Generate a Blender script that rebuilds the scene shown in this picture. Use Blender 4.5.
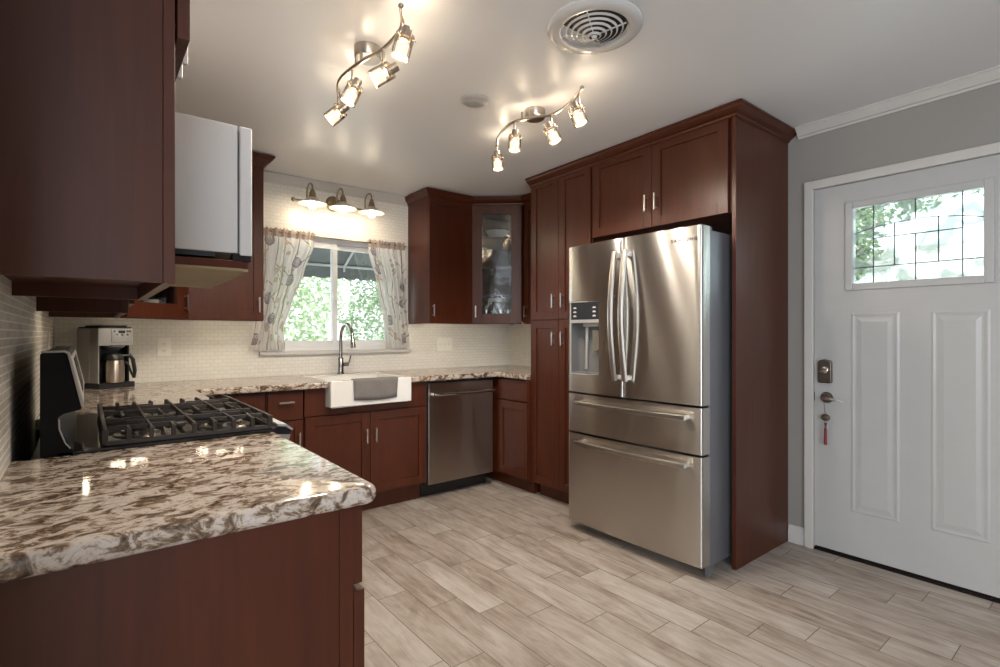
import bpy, bmesh, math, random
from mathutils import Vector, Matrix
R = math.radians
C = bpy.context.scene.collection
scene = bpy.context.scene
for o in list(bpy.data.objects):
    bpy.data.objects.remove(o)

# ------------------------------------------------------------------ camera, sky, sun, added daylight lamps, exposure
cam_data = bpy.data.cameras.new('camera')
cam_data.sensor_width = 36.0
cam_data.lens = 36.0 * 519 / 1000
cam_data.clip_start = 0.02
cam = bpy.data.objects.new('camera', cam_data)
cam.location = (0, 0, 1.22)
cam.rotation_euler = (R(90), 0, R(-38.6))
C.objects.link(cam)
scene.camera = cam

scene.view_settings.view_transform = 'Standard'
scene.view_settings.look = 'None'
scene.view_settings.gamma = 1
scene.view_settings.use_curve_mapping = False
scene.view_settings.exposure = 0.92

world = bpy.data.worlds.new('world')
scene.world = world
world.use_nodes = True
wn = world.node_tree
wn.nodes['Background'].inputs['Color'].default_value = (0.80, 0.90, 1.0, 1)
wn.nodes['Background'].inputs['Strength'].default_value = 2.0

def lamp(kind, name, loc, rot, energy, color, **kw):
    d = bpy.data.lights.new(name, kind)
    d.energy = energy
    d.color = color
    for k, v in kw.items():
        setattr(d, k, v)
    o = bpy.data.objects.new(name, d)
    o.location = loc
    o.rotation_euler = rot
    C.objects.link(o)
    return o

lamp('SUN', 'sun', (0, 8, 8), Vector((0.45, 0.5, -0.74)).to_track_quat('-Z', 'Y').to_euler(), 4.2, (1, 0.95, 0.85), angle=R(1))
# area lamps added as daylight in unseen openings behind the viewpoint
lamp('AREA', 'added_daylight_dining', (-1.15, -3.35, 1.45), (R(90), 0, 0), 46, (0.90, 0.95, 1.0), shape='RECTANGLE', size=1.4, size_y=1.9)
lamp('AREA', 'added_daylight_side', (-2.35, -1.3, 1.45), (R(90), 0, R(-90)), 26, (0.90, 0.95, 1.0), shape='RECTANGLE', size=2.0, size_y=1.5)

# ------------------------------------------------------------------ measures of the room (metres)
XL, XR, YB = -0.14, 3.235, 3.92
def ceil_z(y): return 2.42 - 0.0143 * y

# ------------------------------------------------------------------ materials
def newmat(name):
    m = bpy.data.materials.new(name)
    m.use_nodes = True
    return m, m.node_tree.nodes, m.node_tree.links, m.node_tree.nodes['Principled BSDF']

def ramp(ns, stops, interp='LINEAR'):
    r = ns.new('ShaderNodeValToRGB')
    r.color_ramp.interpolation = interp
    el = r.color_ramp.elements
    while len(el) > 1:
        el.remove(el[-1])
    el[0].position = stops[0][0]
    el[0].color = (*stops[0][1], 1)
    for p, c in stops[1:]:
        e = el.new(p)
        e.color = (*c, 1)
    return r

def coords(ns, ls, scale=(1, 1, 1), loc=(0, 0, 0), rot=(0, 0, 0)):
    t = ns.new('ShaderNodeTexCoord')
    mp = ns.new('ShaderNodeMapping')
    mp.inputs['Scale'].default_value = scale
    mp.inputs['Location'].default_value = loc
    mp.inputs['Rotation'].default_value = rot
    ls.new(t.outputs['Object'], mp.inputs['Vector'])
    return mp.outputs['Vector']

def noise(ns, ls, vec, scale, detail=4, rough=0.6, dist=0.0):
    n = ns.new('ShaderNodeTexNoise')
    n.inputs['Scale'].default_value = scale
    n.inputs['Detail'].default_value = detail
    n.inputs['Roughness'].default_value = rough
    n.inputs['Distortion'].default_value = dist
    ls.new(vec, n.inputs['Vector'])
    return n

def plain(name, col, rough=0.5, metal=0.0, var=0.06, vscale=9, coat=0.0, bump=0.0, bscale=200, **inp):
    m, ns, ls, b = newmat(name)
    v = coords(ns, ls)
    n = noise(ns, ls, v, vscale, 3)
    lo = tuple(c * (1 - var) for c in col)
    hi = tuple(min(1, c * (1 + var)) for c in col)
    r = ramp(ns, [(0.3, lo), (0.7, hi)])
    ls.new(n.outputs['Fac'], r.inputs['Fac'])
    ls.new(r.outputs['Color'], b.inputs['Base Color'])
    b.inputs['Roughness'].default_value = rough
    b.inputs['Metallic'].default_value = metal
    b.inputs['Coat Weight'].default_value = coat
    for k, val in inp.items():
        b.inputs[k.replace('_', ' ')].default_value = val
    if bump:
        n2 = noise(ns, ls, v, bscale, 2)
        bp = ns.new('ShaderNodeBump')
        bp.inputs['Strength'].default_value = bump
        bp.inputs['Distance'].default_value = 0.002
        ls.new(n2.outputs['Fac'], bp.inputs['Height'])
        ls.new(bp.outputs['Normal'], b.inputs['Normal'])
    return m

def wood(name, dark, light, scale=(22, 22, 1.6), rough=0.38, coat=0.05):
    m, ns, ls, b = newmat(name)
    v = coords(ns, ls, scale)
    n = noise(ns, ls, v, 1.6, 5, 0.6, 0.4)
    v2 = coords(ns, ls, (1, 1, 0.6))
    n2 = noise(ns, ls, v2, 2.3, 3)
    mx = ns.new('ShaderNodeMath'); mx.operation = 'MULTIPLY_ADD'
    ls.new(n.outputs['Fac'], mx.inputs[0]); mx.inputs[1].default_value = 0.6
    mm = ns.new('ShaderNodeMath'); mm.operation = 'MULTIPLY'
    ls.new(n2.outputs['Fac'], mm.inputs[0]); mm.inputs[1].default_value = 0.4
    ls.new(mm.outputs[0], mx.inputs[2])
    r = ramp(ns, [(0.28, dark), (0.72, light)])
    ls.new(mx.outputs[0], r.inputs['Fac'])
    ls.new(r.outputs['Color'], b.inputs['Base Color'])
    b.inputs['Roughness'].default_value = rough
    b.inputs['Specular IOR Level'].default_value = 0.35
    b.inputs['Coat Weight'].default_value = coat
    b.inputs['Coat Roughness'].default_value = 0.2
    return m

def steel(name, col=(0.57, 0.55, 0.52), rough=0.24, aniso=1.0):
    m, ns, ls, b = newmat(name)
    v = coords(ns, ls, (3, 3, 700))
    n = noise(ns, ls, v, 1.0, 3)
    r = ramp(ns, [(0.3, tuple(c * 0.95 for c in col)), (0.7, col)])
    ls.new(n.outputs['Fac'], r.inputs['Fac'])
    ls.new(r.outputs['Color'], b.inputs['Base Color'])
    b.inputs['Metallic'].default_value = 1
    b.inputs['Roughness'].default_value = rough
    b.inputs['Anisotropic'].default_value = aniso
    b.inputs['Anisotropic Rotation'].default_value = 0.25
    vw = coords(ns, ls, (3.2, 3.2, 1.1))
    nw = noise(ns, ls, vw, 1.0, 1)
    bp = ns.new('ShaderNodeBump'); bp.inputs['Strength'].default_value = 0.28; bp.inputs['Distance'].default_value = 0.02
    ls.new(nw.outputs['Fac'], bp.inputs['Height']); ls.new(bp.outputs['Normal'], b.inputs['Normal'])
    t = ns.new('ShaderNodeTangent')
    t.direction_type = 'RADIAL'
    t.axis = 'Z'
    ls.new(t.outputs['Tangent'], b.inputs['Tangent'])
    return m

def glow(name, col, strength):
    m, ns, ls, b = newmat(name)
    v = coords(ns, ls)
    n = noise(ns, ls, v, 30, 2)
    r = ramp(ns, [(0, tuple(c * 0.95 for c in col)), (1, col)])
    ls.new(n.outputs['Fac'], r.inputs['Fac'])
    ls.new(r.outputs['Color'], b.inputs['Base Color'])
    ls.new(r.outputs['Color'], b.inputs['Emission Color'])
    b.inputs['Emission Strength'].default_value = strength
    return m

def thin_glass(name, tint=(1, 1, 1), ripple=0.0, rscale=8, gloss_rough=0.02, refl=0.06, swirl=0.0):
    m, ns, ls, b = newmat(name)
    out = ns['Material Output']
    tr = ns.new('ShaderNodeBsdfTransparent')
    tr.inputs['Color'].default_value = (*tint, 1)
    gl = ns.new('ShaderNodeBsdfGlossy')
    gl.inputs['Roughness'].default_value = gloss_rough
    lw = ns.new('ShaderNodeLayerWeight'); lw.inputs['Blend'].default_value = 0.25
    ad = ns.new('ShaderNodeMath'); ad.operation = 'MULTIPLY_ADD'
    ls.new(lw.outputs['Fresnel'], ad.inputs[0]); ad.inputs[1].default_value = 0.7; ad.inputs[2].default_value = refl
    mx = ns.new('ShaderNodeMixShader')
    ls.new(ad.outputs[0], mx.inputs['Fac'])
    ls.new(tr.outputs[0], mx.inputs[1]); ls.new(gl.outputs[0], mx.inputs[2])
    ls.new(mx.outputs[0], out.inputs['Surface'])
    if ripple:
        v = coords(ns, ls)
        w = noise(ns, ls, v, rscale, 3, 0.5, 1.2)
        bp = ns.new('ShaderNodeBump'); bp.inputs['Strength'].default_value = ripple; bp.inputs['Distance'].default_value = 0.02
        ls.new(w.outputs['Fac'], bp.inputs['Height'])
        ls.new(bp.outputs['Normal'], gl.inputs['Normal'])
    if swirl:
        v = coords(ns, ls)
        w2 = ns.new('ShaderNodeTexWave'); w2.inputs['Scale'].default_value = 9; w2.inputs['Distortion'].default_value = 9
        w2.inputs['Detail'].default_value = 1.5; w2.inputs['Detail Scale'].default_value = 0.8
        ls.new(v, w2.inputs['Vector'])
        rr = ramp(ns, [(0.35, (0, 0, 0)), (0.8, (swirl, swirl, swirl))])
        ls.new(w2.outputs['Fac'], rr.inputs['Fac'])
        b.inputs['Base Color'].default_value = (0.45, 0.55, 0.50, 1); b.inputs['Roughness'].default_value = 0.15
        m3 = ns.new('ShaderNodeMixShader')
        ls.new(rr.outputs['Color'], m3.inputs['Fac']); ls.new(mx.outputs[0], m3.inputs[1]); ls.new(b.outputs[0], m3.inputs[2])
        ls.new(m3.outputs[0], out.inputs['Surface'])
    return m

def tiles(name, plane, w, h, c1, c2, grout, rough, bump=0.4, mortar=0.0016):
    m, ns, ls, b = newmat(name)
    t = ns.new('ShaderNodeTexCoord')
    sp = ns.new('ShaderNodeSeparateXYZ'); ls.new(t.outputs['Object'], sp.inputs[0])
    cb = ns.new('ShaderNodeCombineXYZ')
    ls.new(sp.outputs['X' if plane == 'XZ' else 'Y'], cb.inputs['X'])
    ls.new(sp.outputs['Z'], cb.inputs['Y'])
    br = ns.new('ShaderNodeTexBrick')
    br.inputs['Scale'].default_value = 1
    br.inputs['Brick Width'].default_value = w
    br.inputs['Row Height'].default_value = h
    br.inputs['Mortar Size'].default_value = mortar
    br.inputs['Mortar Smooth'].default_value = 0.3
    br.inputs['Color1'].default_value = (*c1, 1)
    br.inputs['Color2'].default_value = (*c2, 1)
    br.inputs['Mortar'].default_value = (*grout, 1)
    ls.new(cb.outputs[0], br.inputs['Vector'])
    ls.new(br.outputs['Color'], b.inputs['Base Color'])
    b.inputs['Roughness'].default_value = rough
    bp = ns.new('ShaderNodeBump'); bp.invert = True
    bp.inputs['Strength'].default_value = bump; bp.inputs['Distance'].default_value = 0.002
    ls.new(br.outputs['Fac'], bp.inputs['Height'])
    ls.new(bp.outputs['Normal'], b.inputs['Normal'])
    return m

def granite():
    m, ns, ls, b = newmat('granite')
    v = coords(ns, ls, (21, 30, 30), rot=(0, 0, R(-20)))
    n = noise(ns, ls, v, 1.25, 7, 0.66, 0.9)
    r = ramp(ns, [(0.36, (0.080, 0.052, 0.035)), (0.450, (0.20, 0.138, 0.095)), (0.490, (0.37, 0.285, 0.22)), (0.525, (0.55, 0.47, 0.405)), (0.61, (0.62, 0.55, 0.495)), (0.72, (0.50, 0.46, 0.425))])
    ls.new(n.outputs['Fac'], r.inputs['Fac'])
    v2 = coords(ns, ls)
    n2 = noise(ns, ls, v2, 130, 3, 0.7)
    r2 = ramp(ns, [(0.34, (0.35, 0.31, 0.28)), (0.46, (1, 1, 1))])
    ls.new(n2.outputs['Fac'], r2.inputs['Fac'])
    mx = ns.new('ShaderNodeMix'); mx.data_type = 'RGBA'; mx.blend_type = 'MULTIPLY'
    mx.inputs['Factor'].default_value = 0.55
    ls.new(r.outputs['Color'], mx.inputs['A']); ls.new(r2.outputs['Color'], mx.inputs['B'])
    ls.new(mx.outputs['Result'], b.inputs['Base Color'])
    b.inputs['Roughness'].default_value = 0.09
    b.inputs['Specular IOR Level'].default_value = 0.55
    return m

def plank_floor():
    m, ns, ls, b = newmat('plank_tile')
    W, L = 0.1485, 0.612
    t = ns.new('ShaderNodeTexCoord')
    sp = ns.new('ShaderNodeSeparateXYZ'); ls.new(t.outputs['Object'], sp.inputs[0])
    def math_(op, a, bb=None, c=None):
        k = ns.new('ShaderNodeMath'); k.operation = op
        for i, x in enumerate((a, bb, c)):
            if x is None: continue
            if isinstance(x, (int, float)): k.inputs[i].default_value = x
            else: ls.new(x, k.inputs[i])
        return k.outputs[0]
    xs = math_('DIVIDE', math_('SUBTRACT', sp.outputs['X'], 1.044 - 20 * W), W)
    col = math_('FLOOR', xs)
    wn1 = ns.new('ShaderNodeTexWhiteNoise'); wn1.noise_dimensions = '1D'
    ls.new(col, wn1.inputs['W'])
    off = math_('MULTIPLY_ADD', col, 0.27, math_('MULTIPLY', wn1.outputs['Value'], 0.22))
    ys = math_('ADD', math_('DIVIDE', sp.outputs['Y'], L), off)
    row = math_('FLOOR', ys)
    fx = math_('FRACT', xs); fy = math_('FRACT', ys)
    ex = math_('MULTIPLY', math_('MINIMUM', fx, math_('SUBTRACT', 1.0, fx)), W)
    ey = math_('MULTIPLY', math_('MINIMUM', fy, math_('SUBTRACT', 1.0, fy)), L)
    edge = math_('MINIMUM', ex, ey)
    gap = math_('LESS_THAN', edge, 0.0017)
    cell = ns.new('ShaderNodeCombineXYZ'); ls.new(col, cell.inputs['X']); ls.new(row, cell.inputs['Y'])
    wn2 = ns.new('ShaderNodeTexWhiteNoise'); wn2.noise_dimensions = '2D'
    ls.new(cell.outputs[0], wn2.inputs['Vector'])
    # grain along each plank, shifted plank by plank
    sh = ns.new('ShaderNodeVectorMath'); sh.operation = 'SCALE'
    ls.new(wn2.outputs['Color'], sh.inputs[0]); sh.inputs['Scale'].default_value = 17
    ad = ns.new('ShaderNodeVectorMath'); ad.operation = 'ADD'
    ls.new(t.outputs['Object'], ad.inputs[0]); ls.new(sh.outputs['Vector'], ad.inputs[1])
    mp = ns.new('ShaderNodeMapping'); mp.inputs['Scale'].default_value = (26, 3.4, 1)
    ls.new(ad.outputs['Vector'], mp.inputs['Vector'])
    g = noise(ns, ls, mp.outputs['Vector'], 1.0, 7, 0.68, 0.8)
    mp2 = ns.new('ShaderNodeMapping'); mp2.inputs['Scale'].default_value = (7, 2.6, 1)
    ls.new(ad.outputs['Vector'], mp2.inputs['Vector'])
    g2 = noise(ns, ls, mp2.outputs['Vector'], 1.0, 4, 0.6, 1.0)
    f = math_('MULTIPLY_ADD', g.outputs['Fac'], 0.55, math_('MULTIPLY', g2.outputs['Fac'], 0.45))
    f = math_('ADD', f, math_('MULTIPLY', math_('SUBTRACT', wn2.outputs['Value'], 0.5), 0.10))
    r = ramp(ns, [(0.33, (0.215, 0.165, 0.130)), (0.44, (0.342, 0.282, 0.235)), (0.56, (0.445, 0.392, 0.347)), (0.68, (0.54, 0.497, 0.457))])
    ls.new(f, r.inputs['Fac'])
    mx = ns.new('ShaderNodeMix'); mx.data_type = 'RGBA'
    ls.new(gap, mx.inputs['Factor'])
    ls.new(r.outputs['Color'], mx.inputs['A']); mx.inputs['B'].default_value = (0.13, 0.10, 0.08, 1)
    ls.new(mx.outputs['Result'], b.inputs['Base Color'])
    b.inputs['Roughness'].default_value = 0.42
    bp = ns.new('ShaderNodeBump'); bp.inputs['Strength'].default_value = 0.25; bp.inputs['Distance'].default_value = 0.002
    ls.new(math_('SUBTRACT', g.outputs['Fac'], gap), bp.inputs['Height'])
    ls.new(bp.outputs['Normal'], b.inputs['Normal'])
    return m

def leaf_mat(name, c1, c2):
    m, ns, ls, b = newmat(name)
    v = coords(ns, ls)
    n = noise(ns, ls, v, 5, 3)
    r = ramp(ns, [(0.3, c1), (0.7, c2)])
    ls.new(n.outputs['Fac'], r.inputs['Fac'])
    ls.new(r.outputs['Color'], b.inputs['Base Color'])
    b.inputs['Roughness'].default_value = 0.5
    tl = ns.new('ShaderNodeBsdfTranslucent'); ls.new(r.outputs['Color'], tl.inputs['Color'])
    mx = ns.new('ShaderNodeMixShader'); mx.inputs['Fac'].default_value = 0.4
    ls.new(b.outputs[0], mx.inputs[1]); ls.new(tl.outputs[0], mx.inputs[2])
    ls.new(mx.outputs[0], ns['Material Output'].inputs['Surface'])
    return m

def curtain_mat():
    m, ns, ls, b = newmat('printed_cotton')
    a = ns.new('ShaderNodeVertexColor'); a.layer_name = 'print'
    v = coords(ns, ls, (400, 400, 400))
    n = noise(ns, ls, v, 1.0, 2)
    r = ramp(ns, [(0.2, (0.93, 0.93, 0.93)), (0.8, (1, 1, 1))])
    ls.new(n.outputs['Fac'], r.inputs['Fac'])
    mx = ns.new('ShaderNodeMix'); mx.data_type = 'RGBA'; mx.blend_type = 'MULTIPLY'; mx.inputs['Factor'].default_value = 1
    ls.new(a.outputs['Color'], mx.inputs['A']); ls.new(r.outputs['Color'], mx.inputs['B'])
    ls.new(mx.outputs['Result'], b.inputs['Base Color'])
    b.inputs['Roughness'].default_value = 0.9
    tl = ns.new('ShaderNodeBsdfTranslucent'); ls.new(mx.outputs['Result'], tl.inputs['Color'])
    tp = ns.new('ShaderNodeBsdfTransparent')
    m1 = ns.new('ShaderNodeMixShader'); m1.inputs['Fac'].default_value = 0.62
    ls.new(b.outputs[0], m1.inputs[1]); ls.new(tl.outputs[0], m1.inputs[2])
    m2 = ns.new('ShaderNodeMixShader'); m2.inputs['Fac'].default_value = 0.10
    ls.new(m1.outputs[0], m2.inputs[1]); ls.new(tp.outputs[0], m2.inputs[2])
    ls.new(m2.outputs[0], ns['Material Output'].inputs['Surface'])
    return m

M = dict(
    wood=wood('mahogany', (0.050, 0.0110, 0.0042), (0.096, 0.0225, 0.0080)),
    wood_raw=wood('raw_plywood', (0.30, 0.23, 0.13), (0.42, 0.33, 0.20), (3, 14, 14), 0.6, 0),
    wood_in=wood('cabinet_inside', (0.045, 0.016, 0.010), (0.075, 0.026, 0.016), rough=0.5, coat=0),
    steel=steel('brushed_steel'),
    steel_dark=steel('brushed_steel_warm', (0.54, 0.48, 0.42), 0.3),
    nickel=plain('brushed_nickel', (0.62, 0.59, 0.55), 0.28, 1.0, 0.03),
    nickel_warm=plain('satin_nickel', (0.48, 0.43, 0.38), 0.3, 1.0, 0.05),
    chrome=plain('polished_chrome', (0.75, 0.75, 0.75), 0.08, 1.0, 0.02),
    pewter=plain('antique_pewter', (0.20, 0.17, 0.145), 0.33, 1.0, 0.15, 40),
    bronze=plain('dark_bronze', (0.018, 0.013, 0.012), 0.4, 0.6, 0.2),
    faucet_steel=plain('faucet_steel', (0.33, 0.315, 0.30), 0.22, 1.0, 0.04),
    fridge_side=plain('grey_painted_steel', (0.23, 0.235, 0.26), 0.35, 0.55, 0.03),
    black=plain('black_plastic', (0.012, 0.012, 0.013), 0.35, 0, 0.1),
    black_matte=plain('black_painted_steel', (0.009, 0.010, 0.013), 0.55, 0, 0.1, Specular_IOR_Level=0.2),
    black_gloss=plain('black_enamel', (0.008, 0.009, 0.012), 0.14, 0, 0.1, coat=0.5),
    iron=plain('cast_iron', (0.042, 0.032, 0.026), 0.55, 0.0, 0.2, 60, bump=0.25),
    grey=plain('grey_plastic', (0.16, 0.16, 0.16), 0.4),
    silver=plain('silver_plastic', (0.52, 0.51, 0.50), 0.35, 0.5, 0.03),
    white=plain('white_paint', (0.46, 0.46, 0.455), 0.32, 0, 0.02),
    white_gloss=plain('white_enamel', (0.66, 0.66, 0.655), 0.25, 0, 0.01, coat=0.3),
    trim=plain('white_trim_paint', (0.58, 0.56, 0.53), 0.35, 0, 0.02),
    vinyl=plain('white_vinyl', (0.76, 0.77, 0.78), 0.35, 0, 0.02),
    porcelain=plain('white_fireclay', (0.80, 0.78, 0.74), 0.12, 0, 0.02, coat=0.5),
    almond=plain('almond_plastic', (0.86, 0.84, 0.77), 0.35, 0, 0.02),
    wall_paint=plain('grey_wall_paint', (0.30, 0.283, 0.262), 0.6, 0, 0.03, 2, bump=0.15, bscale=60),
    ceiling_paint=plain('ceiling_paint', (0.84, 0.85, 0.87), 0.34, 0, 0.015, 1.5, bump=0.06, bscale=6),
    wall_tile=tiles('grey_glass_tile', 'YZ', 0.11, 0.0195, (0.46, 0.43, 0.38), (0.60, 0.57, 0.52), (0.80, 0.76, 0.70), 0.5, 0.4, 0.0024),
    back_tile=tiles('cream_mosaic_tile', 'XZ', 0.05, 0.0255, (0.79, 0.765, 0.70), (0.83, 0.805, 0.74), (0.70, 0.675, 0.61), 0.22, 0.5, 0.002),
    right_tile=tiles('cream_mosaic_tile_side', 'YZ', 0.05, 0.0255, (0.79, 0.765, 0.70), (0.83, 0.805, 0.74), (0.70, 0.675, 0.61), 0.22, 0.5, 0.002),
    granite=granite(),
    floor=plank_floor(),
    glass=thin_glass('window_glass', (0.97, 0.985, 0.98)),
    cab_glass=thin_glass('cabinet_glass', (0.90, 0.92, 0.92), 0.1, 6, 0.05, 0.05),
    door_glass=thin_glass('leaded_glass', (0.90, 0.97, 0.94), 0.9, 14, 0.10, 0.10, 0.45),
    shade_glass=thin_glass('shade_glass', (0.99, 0.97, 0.94), 0.0, 8, 0.1, 0.10),
    lead=plain('lead_came', (0.055, 0.055, 0.065), 0.4, 0.7),
    bulb=glow('bulb_glow', (1.0, 0.84, 0.60), 9),
    frost=glow('frosted_glow', (1.0, 0.80, 0.60), 0.75),
    wall_bulb=glow('wall_bulb_glow', (1.0, 0.86, 0.64), 16),
    led=glow('led_glow', (1.0, 0.87, 0.64), 70),
    shade_cream=plain('cream_enamel', (0.62, 0.56, 0.46), 0.3, 0, 0.03),
    towel=plain('grey_towel', (0.19, 0.175, 0.165), 0.95, 0, 0.12, 150, bump=1.0, bscale=260),
    red=plain('red_silk', (0.24, 0.030, 0.030), 0.7),
    olive=plain('olive_bead', (0.10, 0.075, 0.045), 0.4),
    display=plain('dark_display', (0.03, 0.032, 0.036), 0.12),
    awning=plain('grey_awning', (0.12, 0.135, 0.13), 0.7),
    awning_edge=plain('awning_trim', (0.45, 0.47, 0.46), 0.6),
    leaf_a=leaf_mat('leaf_light', (0.30, 0.40, 0.22), (0.58, 0.68, 0.46)),
    leaf_b=leaf_mat('leaf_mid', (0.10, 0.17, 0.09), (0.36, 0.46, 0.30)),
    bark=plain('bark', (0.10, 0.07, 0.05), 0.9),
    stucco=plain('pale_stucco', (0.75, 0.76, 0.75), 0.9),
    paving=plain('pale_paving', (0.62, 0.61, 0.58), 0.9),
    cloth=curtain_mat(),
    ink=plain('grey_print', (0.07, 0.07, 0.075), 0.4),
    ink_white=plain('white_print', (0.65, 0.65, 0.65), 0.4),
    clear=thin_glass('tumbler_glass', (0.86, 0.92, 0.93), 0, 8, 0.03, 0.25),
    stoneware=plain('white_stoneware', (0.72, 0.70, 0.66), 0.2),
    blue=plain('blue_ceramic', (0.12, 0.13, 0.28), 0.25),
    brass=plain('aged_brass', (0.35, 0.27, 0.17), 0.35, 1.0),
)

# ------------------------------------------------------------------ mesh helpers
I4 = Matrix.Identity(4)
def frame(o, u, n):
    """u: width direction, n: outward direction, z: up"""
    u = Vector(u).normalized(); n = Vector(n).normalized()
    m = Matrix.Identity(4)
    for i in range(3):
        m[i][0] = u[i]; m[i][1] = n[i]; m[i][2] = (0, 0, 1)[i]; m[i][3] = o[i]
    return m

class MB:
    def __init__(s, m=None):
        s.bm = bmesh.new(); s.m = m or I4
    def v(s, p): return s.bm.verts.new(s.m @ Vector(p))
    def box(s, x0, x1, y0, y1, z0, z1):
        p = [s.v((x, y, z)) for x in (x0, x1) for y in (y0, y1) for z in (z0, z1)]
        for f in ((0, 1, 3, 2), (4, 6, 7, 5), (0, 4, 5, 1), (2, 3, 7, 6), (0, 2, 6, 4), (1, 5, 7, 3)):
            s.bm.faces.new([p[i] for i in f])
        return s
    def prism(s, poly, a0, a1, axis='z'):
        def pt(q, a):
            return {'z': (q[0], q[1], a), 'y': (q[0], a, q[1]), 'x': (a, q[0], q[1])}[axis]
        A = [s.v(pt(q, a0)) for q in poly]; B = [s.v(pt(q, a1)) for q in poly]
        n = len(poly)
        for i in range(n):
            j = (i + 1) % n
            s.bm.faces.new((A[i], A[j], B[j], B[i]))
        s.bm.faces.new(A); s.bm.faces.new(B)
        return s
    def tube(s, pts, r, n=10, closed=False, caps=True):
        pts = [Vector(p) for p in pts]
        m = len(pts)
        rr = r if isinstance(r, (list, tuple)) else [r] * m
        up = None; rings = []
        for i, p in enumerate(pts):
            if closed: d = pts[(i + 1) % m] - pts[i - 1]
            else: d = pts[min(i + 1, m - 1)] - pts[max(i - 1, 0)]
            d.normalize()
            if up is None:
                up = Vector((0, 0, 1)) if abs(d.z) < 0.9 else Vector((1, 0, 0))
            a = d.cross(up)
            if a.length < 1e-5: a = d.orthogonal()
            a.normalize(); b = a.cross(d).normalized(); up = b
            rings.append([s.v(p + rr[i] * (math.cos(2 * math.pi * k / n) * a + math.sin(2 * math.pi * k / n) * b)) for k in range(n)])
        for i in range(m if closed else m - 1):
            A, B = rings[i], rings[(i + 1) % m]
            for k in range(n):
                s.bm.faces.new((A[k], A[(k + 1) % n], B[(k + 1) % n], B[k]))
        if not closed and caps:
            s.bm.faces.new(rings[0]); s.bm.faces.new(rings[-1])
        return s
    def cyl(s, p0, p1, r, n=20, r1=None):
        return s.tube([p0, p1], [r, r if r1 is None else r1], n)
    def lathe(s, prof, c=(0, 0, 0), n=28, axis=(0, 0, 1)):
        q = Vector((0, 0, 1)).rotation_difference(Vector(axis).normalized()).to_matrix()
        c = Vector(c); rings = []
        for (r, z) in prof:
            if r < 1e-6: rings.append([s.v(c + q @ Vector((0, 0, z)))])
            else: rings.append([s.v(c + q @ Vector((r * math.cos(2 * math.pi * k / n), r * math.sin(2 * math.pi * k / n), z))) for k in range(n)])
        for A, B in zip(rings, rings[1:]):
            for k in range(n):
                a = [A[k % len(A)], A[(k + 1) % len(A)], B[(k + 1) % len(B)], B[k % len(B)]]
                u = []
                for x in a:
                    if x not in u: u.append(x)
                if len(u) > 2: s.bm.faces.new(u)
        return s
    def sphere(s, c, r, sc=(1, 1, 1), n=14):
        prof = [(math.sin(math.pi * i / n) * r, -math.cos(math.pi * i / n) * r) for i in range(n + 1)]
        k = len(s.bm.verts)
        old = s.m
        s.m = old @ Matrix.Translation(c) @ Matrix.Diagonal((*sc, 1))
        s.lathe(prof, n=18)
        s.m = old
        return s
    def sweep(s, prof, path, closed=False):
        """prof: list of (out, up) swept along a path of (point, outward vector), mitred by caller"""
        rings = [[s.v((p[0] + o * n[0], p[1] + o * n[1], p[2] + u)) for (o, u) in prof] for p, n in path]
        k = len(prof)
        for A, B in zip(rings, rings[1:]):
            for i in range(k):
                j = (i + 1) % k
                s.bm.faces.new((A[i], A[j], B[j], B[i]))
        s.bm.faces.new(rings[0]); s.bm.faces.new(rings[-1])
        return s
    def build(s, name, mat, parent=None, bevel=0.0, smooth=40, seg=2, solid=0.0):
        bm = s.bm
        if parent is not None and not parent.get('_local'):
            root = parent
            while root.parent: root = root.parent
            if not root.get('_local') :
                bmesh.ops.translate(bm, vec=-Vector(root.location), verts=bm.verts)
        bmesh.ops.recalc_face_normals(bm, faces=bm.faces)
        me = bpy.data.meshes.new(name); bm.to_mesh(me); bm.free()
        if smooth:
            me.shade_smooth()
            me.set_sharp_from_angle(angle=R(smooth))
        me.materials.append(mat if not isinstance(mat, str) else M[mat])
        o = bpy.data.objects.new(name, me); C.objects.link(o)
        if parent is not None: o.parent = parent
        if solid:
            k = o.modifiers.new('thickness', 'SOLIDIFY'); k.thickness = solid; k.offset = 0
        if bevel:
            k = o.modifiers.new('edge', 'BEVEL'); k.width = bevel; k.segments = seg; k.limit_method = 'ANGLE'; k.angle_limit = R(40); k.harden_normals = True
        return o

def tag(o, label, cat, group=None, kind=None):
    if label: o['label'] = label
    if cat: o['category'] = cat
    if group: o['group'] = group
    if kind: o['kind'] = kind
    return o

def thing(name, loc, label, cat, group=None, rot=0.0, local=False):
    e = bpy.data.objects.new(name, None)
    e.empty_display_size = 0.1
    e.location = loc; e.rotation_euler = (0, 0, rot)
    C.objects.link(e)
    if local: e['_local'] = 1
    return tag(e, label, cat, group)

def struct(name, mb, mat, parent=None, label=None, cat=None, **k):
    o = mb.build(name, mat, parent, **k)
    if parent is None:
        o['kind'] = 'structure'
        tag(o, label, cat)
    return o

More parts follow.
